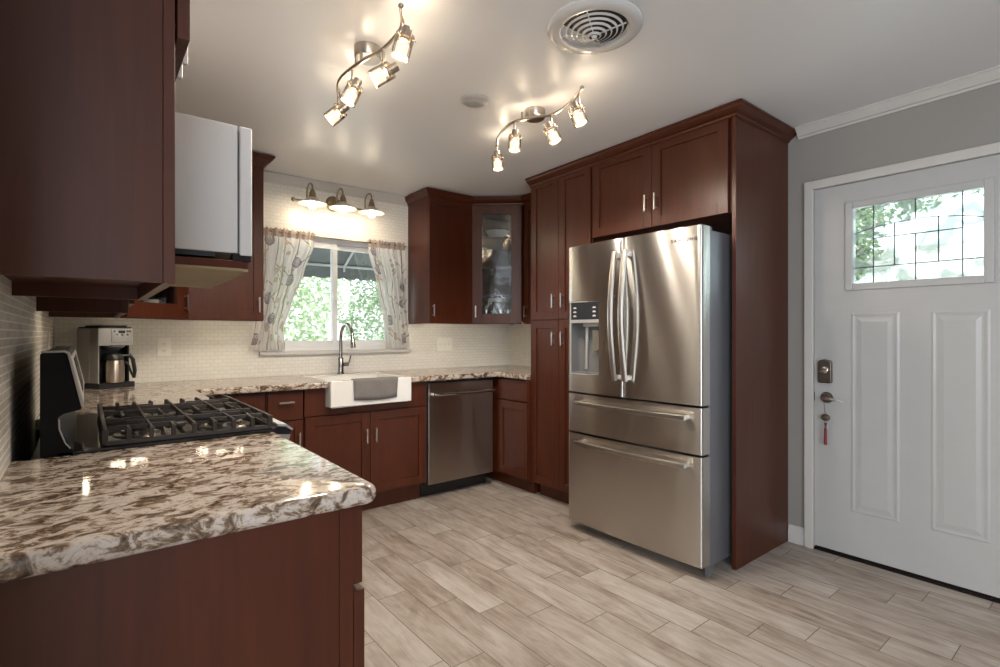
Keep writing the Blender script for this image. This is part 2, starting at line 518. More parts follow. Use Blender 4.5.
# ------------------------------------------------------------------ room shell
struct('floor', MB().box(-3.2, 3.45, -3.6, 4.07, -0.12, 0.0), 'floor', smooth=0, label='grey brown wood-look plank tile floor', cat='floor')
cb = MB()
y0, y1 = -5.2, 4.07  # slab runs past the walls as unseen eaves, added to stop the sun
poly = [(y0, ceil_z(y0)), (y1, ceil_z(y1)), (y1, 2.62), (y0, 2.62)]
cb.prism(poly, -4.6, 3.45, 'x')
struct('ceiling', cb, 'ceiling_paint', smooth=0, label='smooth pale grey painted ceiling', cat='ceiling')
struct('wall_left', MB().box(XL - 0.13, XL, 0.30, YB, 0, 2.44), 'wall_tile', smooth=0, label='wall of grey linear mosaic tile behind the stove', cat='wall')
WX0, WX1, WZ0, WZ1 = 0.975, 2.12, 1.09, 1.955
wb = MB()
wb.box(-0.27, WX0, YB, YB + 0.14, 0, 2.44); wb.box(WX1, XR, YB, YB + 0.14, 0, 2.44)
wb.box(WX0, WX1, YB, YB + 0.14, 0, WZ0); wb.box(WX0, WX1, YB, YB + 0.14, WZ1, 2.44)
struct('wall_back', wb, 'back_tile', smooth=0, label='cream mosaic tiled wall around the sink window', cat='wall')
DY0, DY1, DZ = 0.262, 1.199, 2.043
wr = MB()
wr.box(XR, XR + 0.14, DY1, 2.905, 0, 2.44); wr.box(XR, XR + 0.14, -3.4, DY0, 0, 2.44); wr.box(XR, XR + 0.14, DY0, DY1, DZ, 2.44)
struct('wall_right', wr, 'wall_paint', smooth=0, label='grey painted wall around the white entry door', cat='wall')
struct('wall_corner', MB().box(XR, XR + 0.14, 2.905, YB + 0.14, 0, 2.44), 'right_tile', smooth=0, label='cream mosaic tiled side wall by the tall cabinet', cat='wall')
wf = MB()   # dining side behind the viewpoint, its openings placed for the added daylight
wf.box(-2.6, -1.88, -3.55, -3.4, 0, 2.47); wf.box(-0.42, XR + 0.14, -3.55, -3.4, 0, 2.47)
wf.box(-1.88, -0.42, -3.55, -3.4, 0, 0.45); wf.box(-1.88, -0.42, -3.55, -3.4, 2.42, 2.47)
struct('wall_front', wf, 'wall_paint', smooth=0, label='grey painted dining wall with a tall opening for the added daylight', cat='wall')
wo = MB()
wo.box(-2.6, -2.45, -3.4, -2.4, 0, 2.47); wo.box(-2.6, -2.45, -0.2, 0.30, 0, 2.45); wo.box(-2.6, -2.45, -2.4, -0.2, 0, 0.65); wo.box(-2.6, -2.45, -2.4, -0.2, 2.25, 2.46)
struct('wall_outer', wo, 'wall_paint', smooth=0, label='grey painted dining side wall', cat='wall')
struct('wall_return', MB().box(-2.6, XL - 0.13, 0.30, 0.43, 0, 2.44), 'wall_paint', smooth=0, label='grey painted wall beside the kitchen opening', cat='wall')

# crown mouldings
PROF = [(0, 0.058), (0, 0), (0.008, 0.0), (0.012, 0.010), (0.022, 0.014), (0.030, 0.028), (0.044, 0.040), (0.048, 0.050), (0.054, 0.052), (0.054, 0.058)]
t1 = MB(); t1.sweep(PROF, [((XR, 1.272, ceil_z(1.27) - 0.058), (-1, 0)), ((XR, -3.4, ceil_z(-3.4) - 0.058), (-1, 0))])
struct('trim_1', t1, 'trim', label='white crown moulding above the entry door', cat='moulding', smooth=30)
t2 = MB(); t2.sweep([(o, u * 1.1) for o, u in PROF], [((0.60, YB, ceil_z(YB) - 0.066), (0, -1)), ((2.5, YB, ceil_z(YB) - 0.066), (0, -1))])
struct('trim_2', t2, 'trim', label='white crown moulding above the sink window', cat='moulding', smooth=30)
bb = MB(); BPROF = [(0, 0), (0.014, 0), (0.014, 0.062), (0.010, 0.070), (0.010, 0.085), (0.004, 0.098), (0, 0.10)]
bb.sweep(BPROF, [((XR, 1.326, 0), (-1, 0)), ((XR, 1.238, 0), (-1, 0))])
struct('baseboard_right', bb, 'trim', label='short white baseboard between cabinet panel and door casing', cat='baseboard', smooth=30)

# ------------------------------------------------------------------ entry door
dr = thing('door_1', (3.24, 0.73, 0), 'white panelled entry door with a leaded glass window', 'door'); dr['kind'] = 'structure'
cs = MB()
cs.box(XR - 0.024, XR + 0.0, DY1 - 0.010, 1.236, 0, 2.082); cs.box(XR - 0.024, XR, DY0 - 0.037, DY0 + 0.01, 0, 2.082)
cs.box(XR - 0.024, XR, DY0 + 0.01, DY1 - 0.010, DZ - 0.010, 2.082)
cs.build('casing', 'trim', dr, bevel=0.004)
jb = MB(); jb.box(XR + 0.001, XR + 0.139, DY1 - 0.010, DY1, 0, DZ); jb.box(XR + 0.001, XR + 0.139, DY0, DY0 + 0.010, 0, DZ); jb.box(XR + 0.001, XR + 0.139, DY0 + 0.01, DY1 - 0.01, DZ - 0.01, DZ)
jb.build('jamb', 'trim', dr)
X0, X1 = 3.228, 3.268
GY0, GY1, GZ0, GZ1 = 0.462, 0.998, 1.486, 1.895
sl = MB()
a, b = DY0 + 0.013, DY1 - 0.013
sl.box(X0, X1, a, GY0, 0.024, DZ - 0.013); sl.box(X0, X1, GY1, b, 0.024, DZ - 0.013)
sl.box(X0, X1, GY0, GY1, 0.024, GZ0); sl.box(X0, X1, GY0, GY1, GZ1, DZ - 0.013)
slab = sl.build('door_slab', 'white', dr, smooth=0)
def ring(mb, y0, y1, z0, z1, w, x0, x1):
    mb.box(x0, x1, y0, y0 + w, z0, z1); mb.box(x0, x1, y1 - w, y1, z0, z1)
    mb.box(x0, x1, y0 + w, y1 - w, z0, z0 + w); mb.box(x0, x1, y0 + w, y1 - w, z1 - w, z1)
for (p0, p1) in ((0.793, 1.008), (0.454, 0.669)):
    pm = MB()
    z0, z1 = 0.258, 1.332
    # raised ogee panel moulding with a bevelled field
    for (i0, i1, h0, h1) in ((0.0, 0.010, 0.0, 0.0035), (0.010, 0.020, 0.0035, 0.0010), (0.030, 0.050, 0.0010, 0.0045)):
        def loop(i, h): return [pm.v((X0 - h, p0 + i, z0 + i)), pm.v((X0 - h, p1 - i, z0 + i)), pm.v((X0 - h, p1 - i, z1 - i)), pm.v((X0 - h, p0 + i, z1 - i))]
        A, B = loop(i0, h0), loop(i1, h1)
        for k in range(4): pm.bm.faces.new((A[k], A[(k + 1) % 4], B[(k + 1) % 4], B[k]))
        if i0 == 0.030: pm.bm.faces.new(B)
    pm.build('raised_panel', 'white', dr, smooth=0)
gf = MB(); ring(gf, 0.440, 1.034, 1.452, 1.929, 0.036, X0 - 0.011, X0)
gfo = gf.build('glass_frame', 'white', dr, bevel=0.004)
MB().box(X0 + 0.016, X0 + 0.022, GY0 - 0.004, GY1 + 0.004, GZ0 - 0.004, GZ1 + 0.004).build('leaded_pane', 'door_glass', gfo, smooth=0)
ld = MB(); XG = X0 + 0.012
def vbar(y, z0, z1): ld.box(XG, XG + 0.004, y - 0.0022, y + 0.0022, z0, z1)
def hbar(z, y0, y1): ld.box(XG, XG + 0.004, y0, y1, z - 0.0022, z + 0.0022)
vbar(0.909, GZ0, GZ1); vbar(0.553, GZ0, GZ1); vbar(0.731, 1.797, GZ1); vbar(0.731, GZ0, 1.721); vbar(0.818, 1.572, 1.789); vbar(0.642, 1.572, 1.792)
hbar(1.572, GY0, GY1); hbar(1.721, 0.553, 0.909)
arch = [(0.998, 1.755), (0.950, 1.769), (0.909, 1.778), (0.818, 1.789), (0.731, 1.796), (0.642, 1.791), (0.553, 1.778), (0.510, 1.769), (0.462, 1.755)]
ld.tube([(XG + 0.002, y, z) for y, z in arch], 0.0022, 6)
ld.build('came', 'lead', gfo)
db = MB()
pl = [(1.097, 0.945), (1.161, 0.945), (1.164, 0.955), (1.164, 1.062), (1.156, 1.070), (1.129, 1.077), (1.102, 1.070), (1.094, 1.062), (1.094, 0.955)]
db.prism(pl, X0 - 0.024, X0, 'x')
dbo = db.build('deadbolt', 'pewter', dr, bevel=0.006, seg=3)
tb = MB(); tb.lathe([(0.020, 0), (0.020, 0.006), (0.016, 0.009), (0, 0.009)], (X0 - 0.024, 1.129, 1.018), axis=(-1, 0, 0))
tb.tube([(X0 - 0.040, 1.148, 1.008), (X0 - 0.042, 1.130, 1.016), (X0 - 0.040, 1.110, 1.024)], [0.005, 0.007, 0.005], 8)
tb.build('thumb_turn', 'nickel', dbo)
ll = MB()
ll.lathe([(0.031, 0), (0.031, 0.006), (0.026, 0.012), (0.014, 0.014), (0.012, 0.045), (0, 0.045)], (X0, 1.124, 0.864), axis=(-1, 0, 0))
ll.build('lever_rose', 'pewter', dr)
lv = MB(); lv.tube([(X0 - 0.045, 1.128, 0.864), (X0 - 0.052, 1.110, 0.864), (X0 - 0.054, 1.075, 0.861), (X0 - 0.052, 1.050, 0.857), (X0 - 0.048, 1.030, 0.850)], [0.009, 0.009, 0.0075, 0.006, 0.004], 10)
lv.build('lever_handle', 'nickel', dr)
MB().box(X0 - 0.001, X0 + 0.02, DY1 - 0.014, DY1 - 0.0105, 0.84, 0.89).build('strike_plate', 'bronze', dr)
th = MB(); th.box(XR - 0.012, XR + 0.12, DY0 + 0.01, DY1 - 0.01, 0.0, 0.014); th.box(X0 + 0.004, X1 - 0.004, a, b, 0.014, 0.024)
th.build('threshold', 'bronze', dr, bevel=0.003)

kc = thing('door_charm', (X0 - 0.056, 1.118, 0.60), 'red tassel charm on a cord hanging from the door lever', 'charm')
k = MB(); k.tube([(X0 - 0.056, 1.1175, 0.872), (X0 - 0.060, 1.118, 0.852), (X0 - 0.050, 1.118, 0.800), (X0 - 0.040, 1.118, 0.775)], 0.0015, 6); k.build('cord', 'red', kc)
k = MB(); k.sphere((X0 - 0.036, 1.118, 0.756), 0.023, (0.45, 1, 0.85)); k.build('medallion', 'olive', kc)
k = MB(); k.sphere((X0 - 0.036, 1.118, 0.722), 0.008); k.sphere((X0 - 0.036, 1.118, 0.708), 0.006); k.build('bead', 'pewter', kc)
k = MB(); k.lathe([(0, 0.096), (0.006, 0.092), (0.007, 0.080), (0.008, 0.03), (0.009, 0.0), (0, 0.0)], (X0 - 0.036, 1.118, 0.606), 12); k.build('tassel', 'red', kc)

# ------------------------------------------------------------------ kitchen window with its view
wi = thing('window_1', (1.55, YB + 0.07, WZ0), 'white vinyl sliding window above the sink', 'window'); wi['kind'] = 'structure'
FY0, FY1 = YB + 0.055, YB + 0.115
def wring(mb, x0, x1, z0, z1, w, y0, y1):
    mb.box(x0, x0 + w, y0, y1, z0, z1); mb.box(x1 - w, x1, y0, y1, z0, z1)
    mb.box(x0 + w, x1 - w, y0, y1, z0, z0 + w); mb.box(x0 + w, x1 - w, y0, y1, z1 - w, z1)
f = MB(); wring(f, WX0, WX1, WZ0, WZ1, 0.036, FY0, FY1); f.build('window_frame', 'vinyl', wi, bevel=0.003)
for (x0, x1, ya, yb, nm) in ((1.011, 1.545, FY0 + 0.004, FY0 + 0.028, 0), (1.505, 2.084, FY0 + 0.030, FY0 + 0.054, 1)):
    s_ = MB(); wring(s_, x0, x1, WZ0 + 0.036, WZ1 - 0.036, 0.040, ya, yb)
    so = s_.build('sash', 'vinyl', wi, bevel=0.003)
    MB().box(x0 + 0.038, x1 - 0.038, ya + 0.008, ya + 0.014, WZ0 + 0.074, WZ1 - 0.074).build('pane', 'glass', so, smooth=0)
lk = MB(); lk.box(1.517, 1.532, FY0 - 0.010, FY0 + 0.004, 1.47, 1.56); lk.build('sash_latch', 'vinyl', wi, bevel=0.003)
si = MB(); si.box(WX0 - 0.02, WX1 + 0.03, YB - 0.032, YB, WZ0 - 0.024, WZ0 + 0.002); si.box(WX0, WX1, YB, FY0, WZ0 - 0.0, WZ0 + 0.002)
si.build('window_sill', 'trim', wi, bevel=0.004)

# outside
struct('yard_ground', MB().box(-6, 9, 4.2, 14, -0.25, -0.15), 'paving', smooth=0, label='pale paved yard seen through the window', cat='ground')
struct('porch_ground', MB().box(3.45, 12, -6, 4.2, -0.25, -0.15), 'paving', smooth=0, label='pale paved porch beyond the entry door', cat='ground')
gw = tag(MB().box(-4.5, 8, 10.4, 10.6, -0.15, 2.1).build('haze_backdrop', 'stucco', smooth=0), 'pale wall added behind the foliage for white haze in the window', 'wall')  # added wall, stands for the white haze low in the panes
gw['kind'] = 'structure'
pw = tag(MB().box(8.0, 8.2, -3.5, 4.0, -0.15, 2.30).build('glare_backdrop', 'stucco', smooth=0), 'pale wall added outside the entry door for white glare in its glass', 'wall')  # added wall that gives the door glass its overexposed white
pw['kind'] = 'structure'
aw = thing('awning', (1.6, 4.1, 2.55), 'grey patio awning with a valance outside the window', 'awning')
m = MB(); m.prism([(4.07, 2.62), (5.25, 1.925), (5.25, 1.94), (4.07, 2.64)], -0.6, 3.6, 'x'); m.build('awning_sheet', 'awning', aw, smooth=0)
m = MB()
for i in range(28):
    x = -0.6 + 4.2 * i / 28
    m.prism([(x, 1.925), (x, 1.80), (x + 0.04, 1.785), (x + 0.11, 1.785), (x + 0.15, 1.80), (x + 0.15, 1.925)], 5.245, 5.255, 'y')
m.build('valance', 'awning', aw, smooth=0)
m = MB(); m.tube([(-0.6, 5.23, 1.915), (3.6, 5.23, 1.915)], 0.014, 8); m.build('front_bar', 'awning_edge', aw)
for x in (0.6, 1.35, 2.1, 2.85):
    m = MB(); m.tube([(x, 4.09, 2.58), (x, 5.22, 1.91)], 0.012, 8); m.tube([(x, 5.225, 1.915), (x, 5.225, 1.86)], 0.012, 8); m.build('rafter', 'awning_edge', aw)

def bush(name, c, rad, n, leaf, seed, label, ls=0.05, trunk=True, group=None):
    rnd = random.Random(seed)
    t = thing(name, (c[0], c[1], -0.15), label, 'tree' if trunk else 'shrub', group)
    m = MB()
    for i in range(n):
        while True:
            p = Vector((rnd.uniform(-1, 1), rnd.uniform(-1, 1), rnd.uniform(-1, 1)))
            if 0.35 < p.length < 1: break
        w = 1 + 0.18 * math.sin(p.x * 7 + seed) * math.cos(p.z * 6)
        q = Vector((c[0] + p.x * rad[0] * w, c[1] + p.y * rad[1] * w, c[2] + p.z * rad[2] * w))
        d = Vector((rnd.gauss(0, 1), rnd.gauss(0, 1), rnd.gauss(0, 0.7))).normalized()
        e = d.orthogonal().normalized()
        e = Matrix.Rotation(rnd.uniform(0, 6.28), 3, d) @ e
        L = ls * rnd.uniform(0.6, 1.3)
        a_, b_ = q - d * L, q + d * L
        m.bm.faces.new([m.v(a_), m.v(q + e * L * 0.45), m.v(b_), m.v(q - e * L * 0.45)])
    m.build('foliage', leaf, t, smooth=0)
    m = MB(); rr = 0.06 if trunk else 0.02
    m.tube([(c[0], c[1], -0.15), (c[0] + 0.03, c[1], c[2] * 0.4), (c[0], c[1], c[2])], [rr, rr * 0.8, rr * 0.4], 8)
    for k in range(5):
        an = k * 1.26
        m.tube([(c[0], c[1], c[2] - 0.3), (c[0] + math.cos(an) * rad[0] * 0.6, c[1] + math.sin(an) * rad[1] * 0.6, c[2] + 0.3)], [rr * 0.5, rr * 0.15], 6)
    m.build('trunk', 'bark', t)
    return t
bush('garden_tree', (1.55, 7.3, 1.75), (1.25, 0.9, 1.1), 8000, 'leaf_a', 1, 'leafy tree outside, straight behind the left window pane')
bush('garden_tree', (5.0, 9.0, 1.9), (1.7, 0.9, 1.35), 8000, 'leaf_b', 2, 'leafy tree outside, behind the right window pane')
bush('porch_shrub', (5.2, 1.72, 2.15), (0.35, 0.30, 0.55), 1500, 'leaf_b', 5, 'green shrub seen through the left of the door glass', trunk=False)
bush('porch_tree', (6.9, 2.75, 2.95), (0.8, 2.0, 0.55), 4500, 'leaf_b', 6, 'green tree crown seen through the top of the door glass')

# ------------------------------------------------------------------ cabinet helpers (frame coordinates: x along width, y outward, z up)
def shaker(F, x0, x1, z0, z1, parent, name='door', rail=0.058, t=0.020, glass=False, mat='wood'):
    m = MB(F)
    m.box(x0, x0 + rail, 0, t, z0, z1); m.box(x1 - rail, x1, 0, t, z0, z1)
    m.box(x0 + rail, x1 - rail, 0, t, z0, z0 + rail); m.box(x0 + rail, x1 - rail, 0, t, z1 - rail, z1)
    if not glass:
        m.box(x0 + rail, x1 - rail, 0.001, t - 0.009, z0 + rail, z1 - rail)
    d = m.build(name, mat, parent, bevel=0.0012)
    if glass:
        MB(F).box(x0 + rail - 0.004, x1 - rail + 0.004, 0.006, 0.010, z0 + rail - 0.004, z1 - rail + 0.004).build('glass_pane', 'cab_glass', d, smooth=0)
    return d
def slab(F, x0, x1, z0, z1, parent, name='drawer', t=0.020):
    m = MB(F); m.box(x0, x1, 0, t, z0, z1)
    return m.build(name, 'wood', parent, bevel=0.0015)
def pull(F, x, z, L, parent, vertical=True, t=0.020, out=0.030):
    m = MB(F)
    if vertical:
        m.box(x - 0.005, x + 0.005, t + out - 0.010, t + out, z - L / 2, z + L / 2)
        for s in (-1, 1): m.box(x - 0.004, x + 0.004, t, t + out - 0.008, z + s * (L / 2 - 0.014) - 0.004, z + s * (L / 2 - 0.014) + 0.004)
    else:
        m.box(x - L / 2, x + L / 2, t + out - 0.010, t + out, z - 0.005, z + 0.005)
        for s in (-1, 1): m.box(x + s * (L / 2 - 0.014) - 0.004, x + s * (L / 2 - 0.014) + 0.004, t, t + out - 0.008, z - 0.004, z + 0.004)
    return m.build('handle', 'nickel', parent, bevel=0.0015)
CROWN = [(-0.004, 0.0), (0.004, 0.0), (0.010, 0.006), (0.012, 0.014), (0.022, 0.018), (0.036, 0.030), (0.046, 0.038), (0.050, 0.048), (0.056, 0.050), (0.056, 0.060), (-0.004, 0.060)]
def crown(path, H=0.060, name='crown', parent=None):
    """path: list of (x, y, z_top, (nx, ny)) with mitred outward vectors"""
    m = MB()
    m.sweep([(o, u * H / 0.060) for o, u in CROWN], [((x, y, zt - H), n) for x, y, zt, n in path])
    return m.build(name, 'wood', parent, smooth=30)
def led(p0, p1, label, parent=None):
    t = thing('light_strip', p0, label, 'light strip', 'under-cabinet light strips')
    a, b = Vector(p0), Vector(p1)
    d = (b - a); L = d.length; n = Vector((-d.y, d.x, 0)).normalized()
    F = frame(a, d, n)
    MB(F).box(0, L, -0.008, 0.008, -0.004, 0.0).build('strip', 'almond', t)
    m = MB(F)
    k = max(4, int(L / 0.03))
    for i in range(k):
        x = L * (i + 0.5) / k
        m.box(x - 0.007, x + 0.007, -0.003, 0.003, -0.0055, -0.004)
    m.build('diode_row', 'led', t, smooth=0)
    return t

# ------------------------------------------------------------------ right run: pantry, over-fridge cabinet, end panel
FX = 2.637
FR = frame((FX, 0, 0), (0, 1, 0), (-1, 0, 0))      # doors facing -X, x = world Y
pt = thing('pantry_cabinet', (2.93, 2.61, 0), 'tall dark mahogany pantry cabinet left of the fridge', 'cabinet')
m = MB(); m.box(FX, XR - 0.002, 2.312, 2.908, 0.105, 2.352); m.box(FX + 0.06, XR - 0.002, 2.33, 2.89, 0, 0.105); m.build('carcass', 'wood', pt, bevel=0.001)
for (y0, y1, hy) in ((2.614, 2.907, 2.657), (2.318, 2.611, 2.583 - 0.015)):
    d = shaker(FR, y0, y1, 1.322, 2.350, pt); pull(FR, hy, 1.453, 0.098, d)
    d = shaker(FR, y0, y1, 0.110, 1.316, pt); pull(FR, hy, 1.184, 0.098, d)
of = thing('over_fridge_cabinet', (2.93, 1.83, 1.85), 'dark mahogany two-door cabinet above the fridge', 'cabinet')
m = MB(); m.box(FX, XR - 0.002, 1.353, 2.310, 1.853, 2.352); m.build('carcass', 'wood', of, bevel=0.001)
d = shaker(FR, 1.841, 2.300, 1.851, 2.350, of); pull(FR, 1.873, 1.993, 0.098, d)
d = shaker(FR, 1.374, 1.838, 1.851, 2.350, of); pull(FR, 1.806, 1.993, 0.098, d)
MB().box(2.617, XR - 0.002, 1.330, 1.352, 0, 2.352).build('end_panel', 'wood', tag_parent := thing('fridge_end_panel', (2.93, 1.34, 0), 'tall dark mahogany end panel between fridge and entry door', 'panel'), bevel=0.001)
cm = crown([(2.617, 2.908, ceil_z(2.9) - 0.006, (-1, 0)), (2.617, 1.330, ceil_z(1.33) - 0.004, (-1, -1)), (XR - 0.001, 1.330, ceil_z(1.33) - 0.004, (0, -1))], 0.058)
cm.name = 'crown_moulding'; tag(cm, 'dark mahogany crown moulding along the top of pantry and fridge cabinets', 'moulding', 'cabinet crown mouldings')
cm.data.name = 'crown_moulding'

# ------------------------------------------------------------------ fridge
fr = thing('refrigerator', (2.80, 1.83, 0), 'stainless steel french-door refrigerator with ice dispenser and two lower drawers', 'refrigerator')
RY0, RY1 = 1.374, 2.281
m = MB(); m.box(2.452, 3.215, RY0 + 0.008, RY1 - 0.008, 0.045, 1.742); m.box(2.452, 2.50, RY0 + 0.02, RY0 + 0.12, 1.742, 1.764); m.box(2.452, 2.50, RY1 - 0.12, RY1 - 0.02, 1.742, 1.764)
m.build('body', 'fridge_side', fr, bevel=0.004)
def fx(y):      # gently bowed front
    s = (y - (RY0 + RY1) / 2) / ((RY1 - RY0) / 2)
    return 2.352 + 0.015 * s * s
def front_poly(y0, y1, back=2.441, rl=True, rr=True, n=20, rad=0.014):
    pts = []
    for i in range(n + 1):
        y = y0 + (y1 - y0) * i / n
        pts.append((fx(y), y))
    P = []
    if rl:
        for k in range(5):
            an = math.pi / 2 * k / 4
            P.append((fx(y0) + rad - rad * math.sin(an), y0 + rad - rad * math.cos(an)))
    else: P.append(pts[0])
    P += [p for p in pts if (not rl or p[1] > y0 + rad * 1.02) and (not rr or p[1] < y1 - rad * 1.02)]
    if rr:
        for k in range(5):
            an = math.pi / 2 * k / 4
            P.append((fx(y1) + rad - rad * math.cos(an), y1 - rad + rad * math.sin(an)))
    else: P.append(pts[-1])
    P += [(back, y1), (back, y0)]
    return P
ZD0, ZD1 = 0.862, 1.757
SP = 1.842
m = MB()
m.prism(front_poly(SP + 0.002, RY1), ZD0, 0.975); m.prism(front_poly(SP + 0.002, RY1), 1.412, ZD1)
m.prism(front_poly(SP + 0.002, 2.020, rr=False), 0.975, 1.412); m.prism(front_poly(2.250, RY1, rl=False), 0.975, 1.412)
ld_ = m.build('door', 'steel', fr, smooth=30)
m = MB(); m.prism(front_poly(RY0, SP - 0.002), ZD0, ZD1); rd_ = m.build('door', 'steel', fr, smooth=30)
m = MB(); m.prism(front_poly(RY0, RY1), 0.618, 0.850); dr1 = m.build('drawer', 'steel', fr, smooth=30)
m = MB(); m.prism(front_poly(RY0, RY1), 0.062, 0.606); dr2 = m.build('drawer', 'steel', fr, smooth=30)
for xf in (2.50, 3.14):
    MB().box(xf, xf + 0.05, RY0 + 0.03, RY1 - 0.03, 0.0, 0.046).build('foot_rail', 'grey', fr)
MB().box(2.430, 2.458, RY0 + 0.002, RY0 + 0.02, 0.0, 0.055).build('front_foot', 'grey', fr)
MB().box(2.436, 2.456, RY0 + 0.015, RY1 - 0.015, 0.07, 1.74).build('gasket', 'black', fr)
def bow_v(y, side, par):
    pts = []
    for i in range(25):
        s = i / 24; z = 0.955 + 0.725 * s
        bow = math.sin(math.pi * s)
        pts.append((2.322 - 0.040 * bow, y + side * 0.0, z))
    m = MB()
    # flat bowed bar: rounded rectangle section
    sec = [(-0.009, -0.013), (0.009, -0.013), (0.013, -0.009), (0.013, 0.009), (0.009, 0.013), (-0.009, 0.013), (-0.013, 0.009), (-0.013, -0.009)]
    rings = [[m.v((p[0] + a * 0.8, p[1] + b, p[2])) for a, b in sec] for p in pts]
    for A, B in zip(rings, rings[1:]):
        for k in range(8): m.bm.faces.new((A[k], A[(k + 1) % 8], B[(k + 1) % 8], B[k]))
    m.bm.faces.new(rings[0]); m.bm.faces.new(rings[-1])
    for z in (0.975, 1.660): m.box(2.318, fx(y) + 0.002, y - 0.008, y + 0.008, z - 0.012, z + 0.012)
    return m.build('handle', 'nickel', par, smooth=50)
bow_v(SP + 0.036, 1, ld_); bow_v(SP - 0.036, -1, rd_)
def bow_h(z, par):
    pts = []
    for i in range(25):
        s = i / 24; y = 1.436 + 0.745 * s
        pts.append((2.318 - 0.022 * math.sin(math.pi * s), y, z))
    m = MB()
    sec = [(-0.010, -0.008), (0, -0.013), (0.010, -0.008), (0.010, 0.008), (0, 0.013), (-0.010, 0.008)]
    rings = [[m.v((p[0] + a, p[1], p[2] + b)) for a, b in sec] for p in pts]
    for A, B in zip(rings, rings[1:]):
        for k in range(6): m.bm.faces.new((A[k], A[(k + 1) % 6], B[(k + 1) % 6], B[k]))
    m.bm.faces.new(rings[0]); m.bm.faces.new(rings[-1])
    for y in (1.450, 2.166): m.box(2.318, fx(y) + 0.002, y - 0.012, y + 0.012, z - 0.008, z + 0.008)
    return m.build('handle', 'nickel', par, smooth=50)
bow_h(0.801, dr1); bow_h(0.562, dr2)
# dispenser
ds = MB()
DX = fx(2.135)
ds.box(DX + 0.066, DX + 0.070, 2.020, 2.250, 0.975, 1.412)
ds.box(DX + 0.004, DX + 0.066, 2.246, 2.250, 0.975, 1.290); ds.box(DX + 0.004, DX + 0.066, 2.020, 2.024, 0.975, 1.290)
ds.box(DX + 0.004, DX + 0.066, 2.024, 2.246, 0.975, 0.984); ds.box(DX + 0.004, DX + 0.066, 2.024, 2.246, 1.284, 1.300)
disp = ds.build('dispenser', 'grey', fr)
m = MB(); ring(m, 2.016, 2.254, 0.970, 1.416, 0.006, DX - 0.001, DX + 0.008); m.box(DX - 0.003, DX + 0.010, 2.022, 2.248, 1.284, 1.304); m.build('bezel', 'silver', disp, bevel=0.001)
MB().box(DX + 0.001, DX + 0.060, 2.022, 2.248, 1.304, 1.410).build('control_display', 'display', disp, bevel=0.001)
for yy in (2.215, 2.060):
    m = MB()
    for z in (1.375, 1.350, 1.325):
        m.box(DX, DX + 0.001, yy - 0.012, yy + 0.012, z - 0.003, z + 0.003); m.box(DX, DX + 0.001, yy - 0.008, yy + 0.008, z + 0.005, z + 0.007)
    m.build('button_print', 'ink_white', disp, smooth=0)
m = MB(); m.box(DX + 0.020, DX + 0.060, 2.045, 2.165, 1.262, 1.284); m.tube([(DX + 0.050, 2.16, 1.26), (DX + 0.045, 2.155, 1.20), (DX + 0.052, 2.165, 1.10), (DX + 0.060, 2.175, 1.0)], 0.010, 8); m.build('spout', 'silver', disp, bevel=0.002)
m = MB(); m.prism([(2.05, 1.13), (2.10, 1.11), (2.105, 1.24), (2.065, 1.24)], DX + 0.035, DX + 0.05, 'x'); m.build('ice_paddle', 'nickel', disp, bevel=0.002)
def text_mesh(body, size, mat, par, M4, name='lettering', ext=0.0006, bend=None):
    cu = bpy.data.curves.new(name, 'FONT'); cu.body = body; cu.size = size; cu.offset = 0.0007; cu.extrude = ext; cu.align_x = 'CENTER'; cu.align_y = 'CENTER'
    to = bpy.data.objects.new('tmp_text', cu); C.objects.link(to)
    dg = bpy.context.evaluated_depsgraph_get()
    me = bpy.data.meshes.new_from_object(to.evaluated_get(dg))
    bpy.data.objects.remove(to)
    root = par
    while root.parent: root = root.parent
    me.transform(M4)
    if bend:
        for q in me.vertices: q.co.x += bend(q.co.y) - bend(M4[1][3])
    me.transform(Matrix.Translation(-Vector(root.location)))
    me.materials.clear(); me.materials.append(M[mat])
    o = bpy.data.objects.new(name, me); C.objects.link(o); o.parent = par
    return o
MT = Matrix(((0, 0, -1, fx(1.468) - 0.0008), (-1, 0, 0, 1.468), (0, 1, 0, 1.692), (0, 0, 0, 1)))
text_mesh('S A M S U N G', 0.023, 'ink', rd_, MT, bend=fx)

# ------------------------------------------------------------------ base cabinets, right corner and back run
BF = 3.305
FB = frame((0, BF, 0), (1, 0, 0), (0, -1, 0))
BTOP = 0.874
rb = thing('base_cabinet', (2.9, 3.1, 0), 'mahogany base cabinet with one drawer and door beside the dishwasher corner', 'cabinet')
FR2 = frame((2.603, 0, 0), (0, 1, 0), (-1, 0, 0))
m = MB(); m.box(2.603, XR - 0.002, 2.912, 3.915, 0.105, BTOP); m.box(2.67, XR - 0.002, 2.93, 3.9, 0, 0.105); m.build('carcass', 'wood', rb, bevel=0.001)
d = slab(FR2, 2.914, 3.262, 0.705, 0.862, rb)
d = shaker(FR2, 2.914, 3.262, 0.118, 0.695, rb)
sb = thing('sink_base_cabinet', (1.5, 3.6, 0), 'mahogany two-door base cabinet under the farmhouse sink', 'cabinet')
m = MB(); m.box(1.066, 1.938, BF, 3.90, 0.125, 0.730); m.box(1.066, 1.938, BF + 0.075, 3.90, 0, 0.125)
m.box(1.066, 1.197, BF, 3.90, 0.730, BTOP); m.box(1.782, 1.938, BF, 3.90, 0.730, BTOP); m.box(1.197, 1.782, 3.80, 3.90, 0.73, BTOP)
m.build('carcass', 'wood', sb, bevel=0.001)
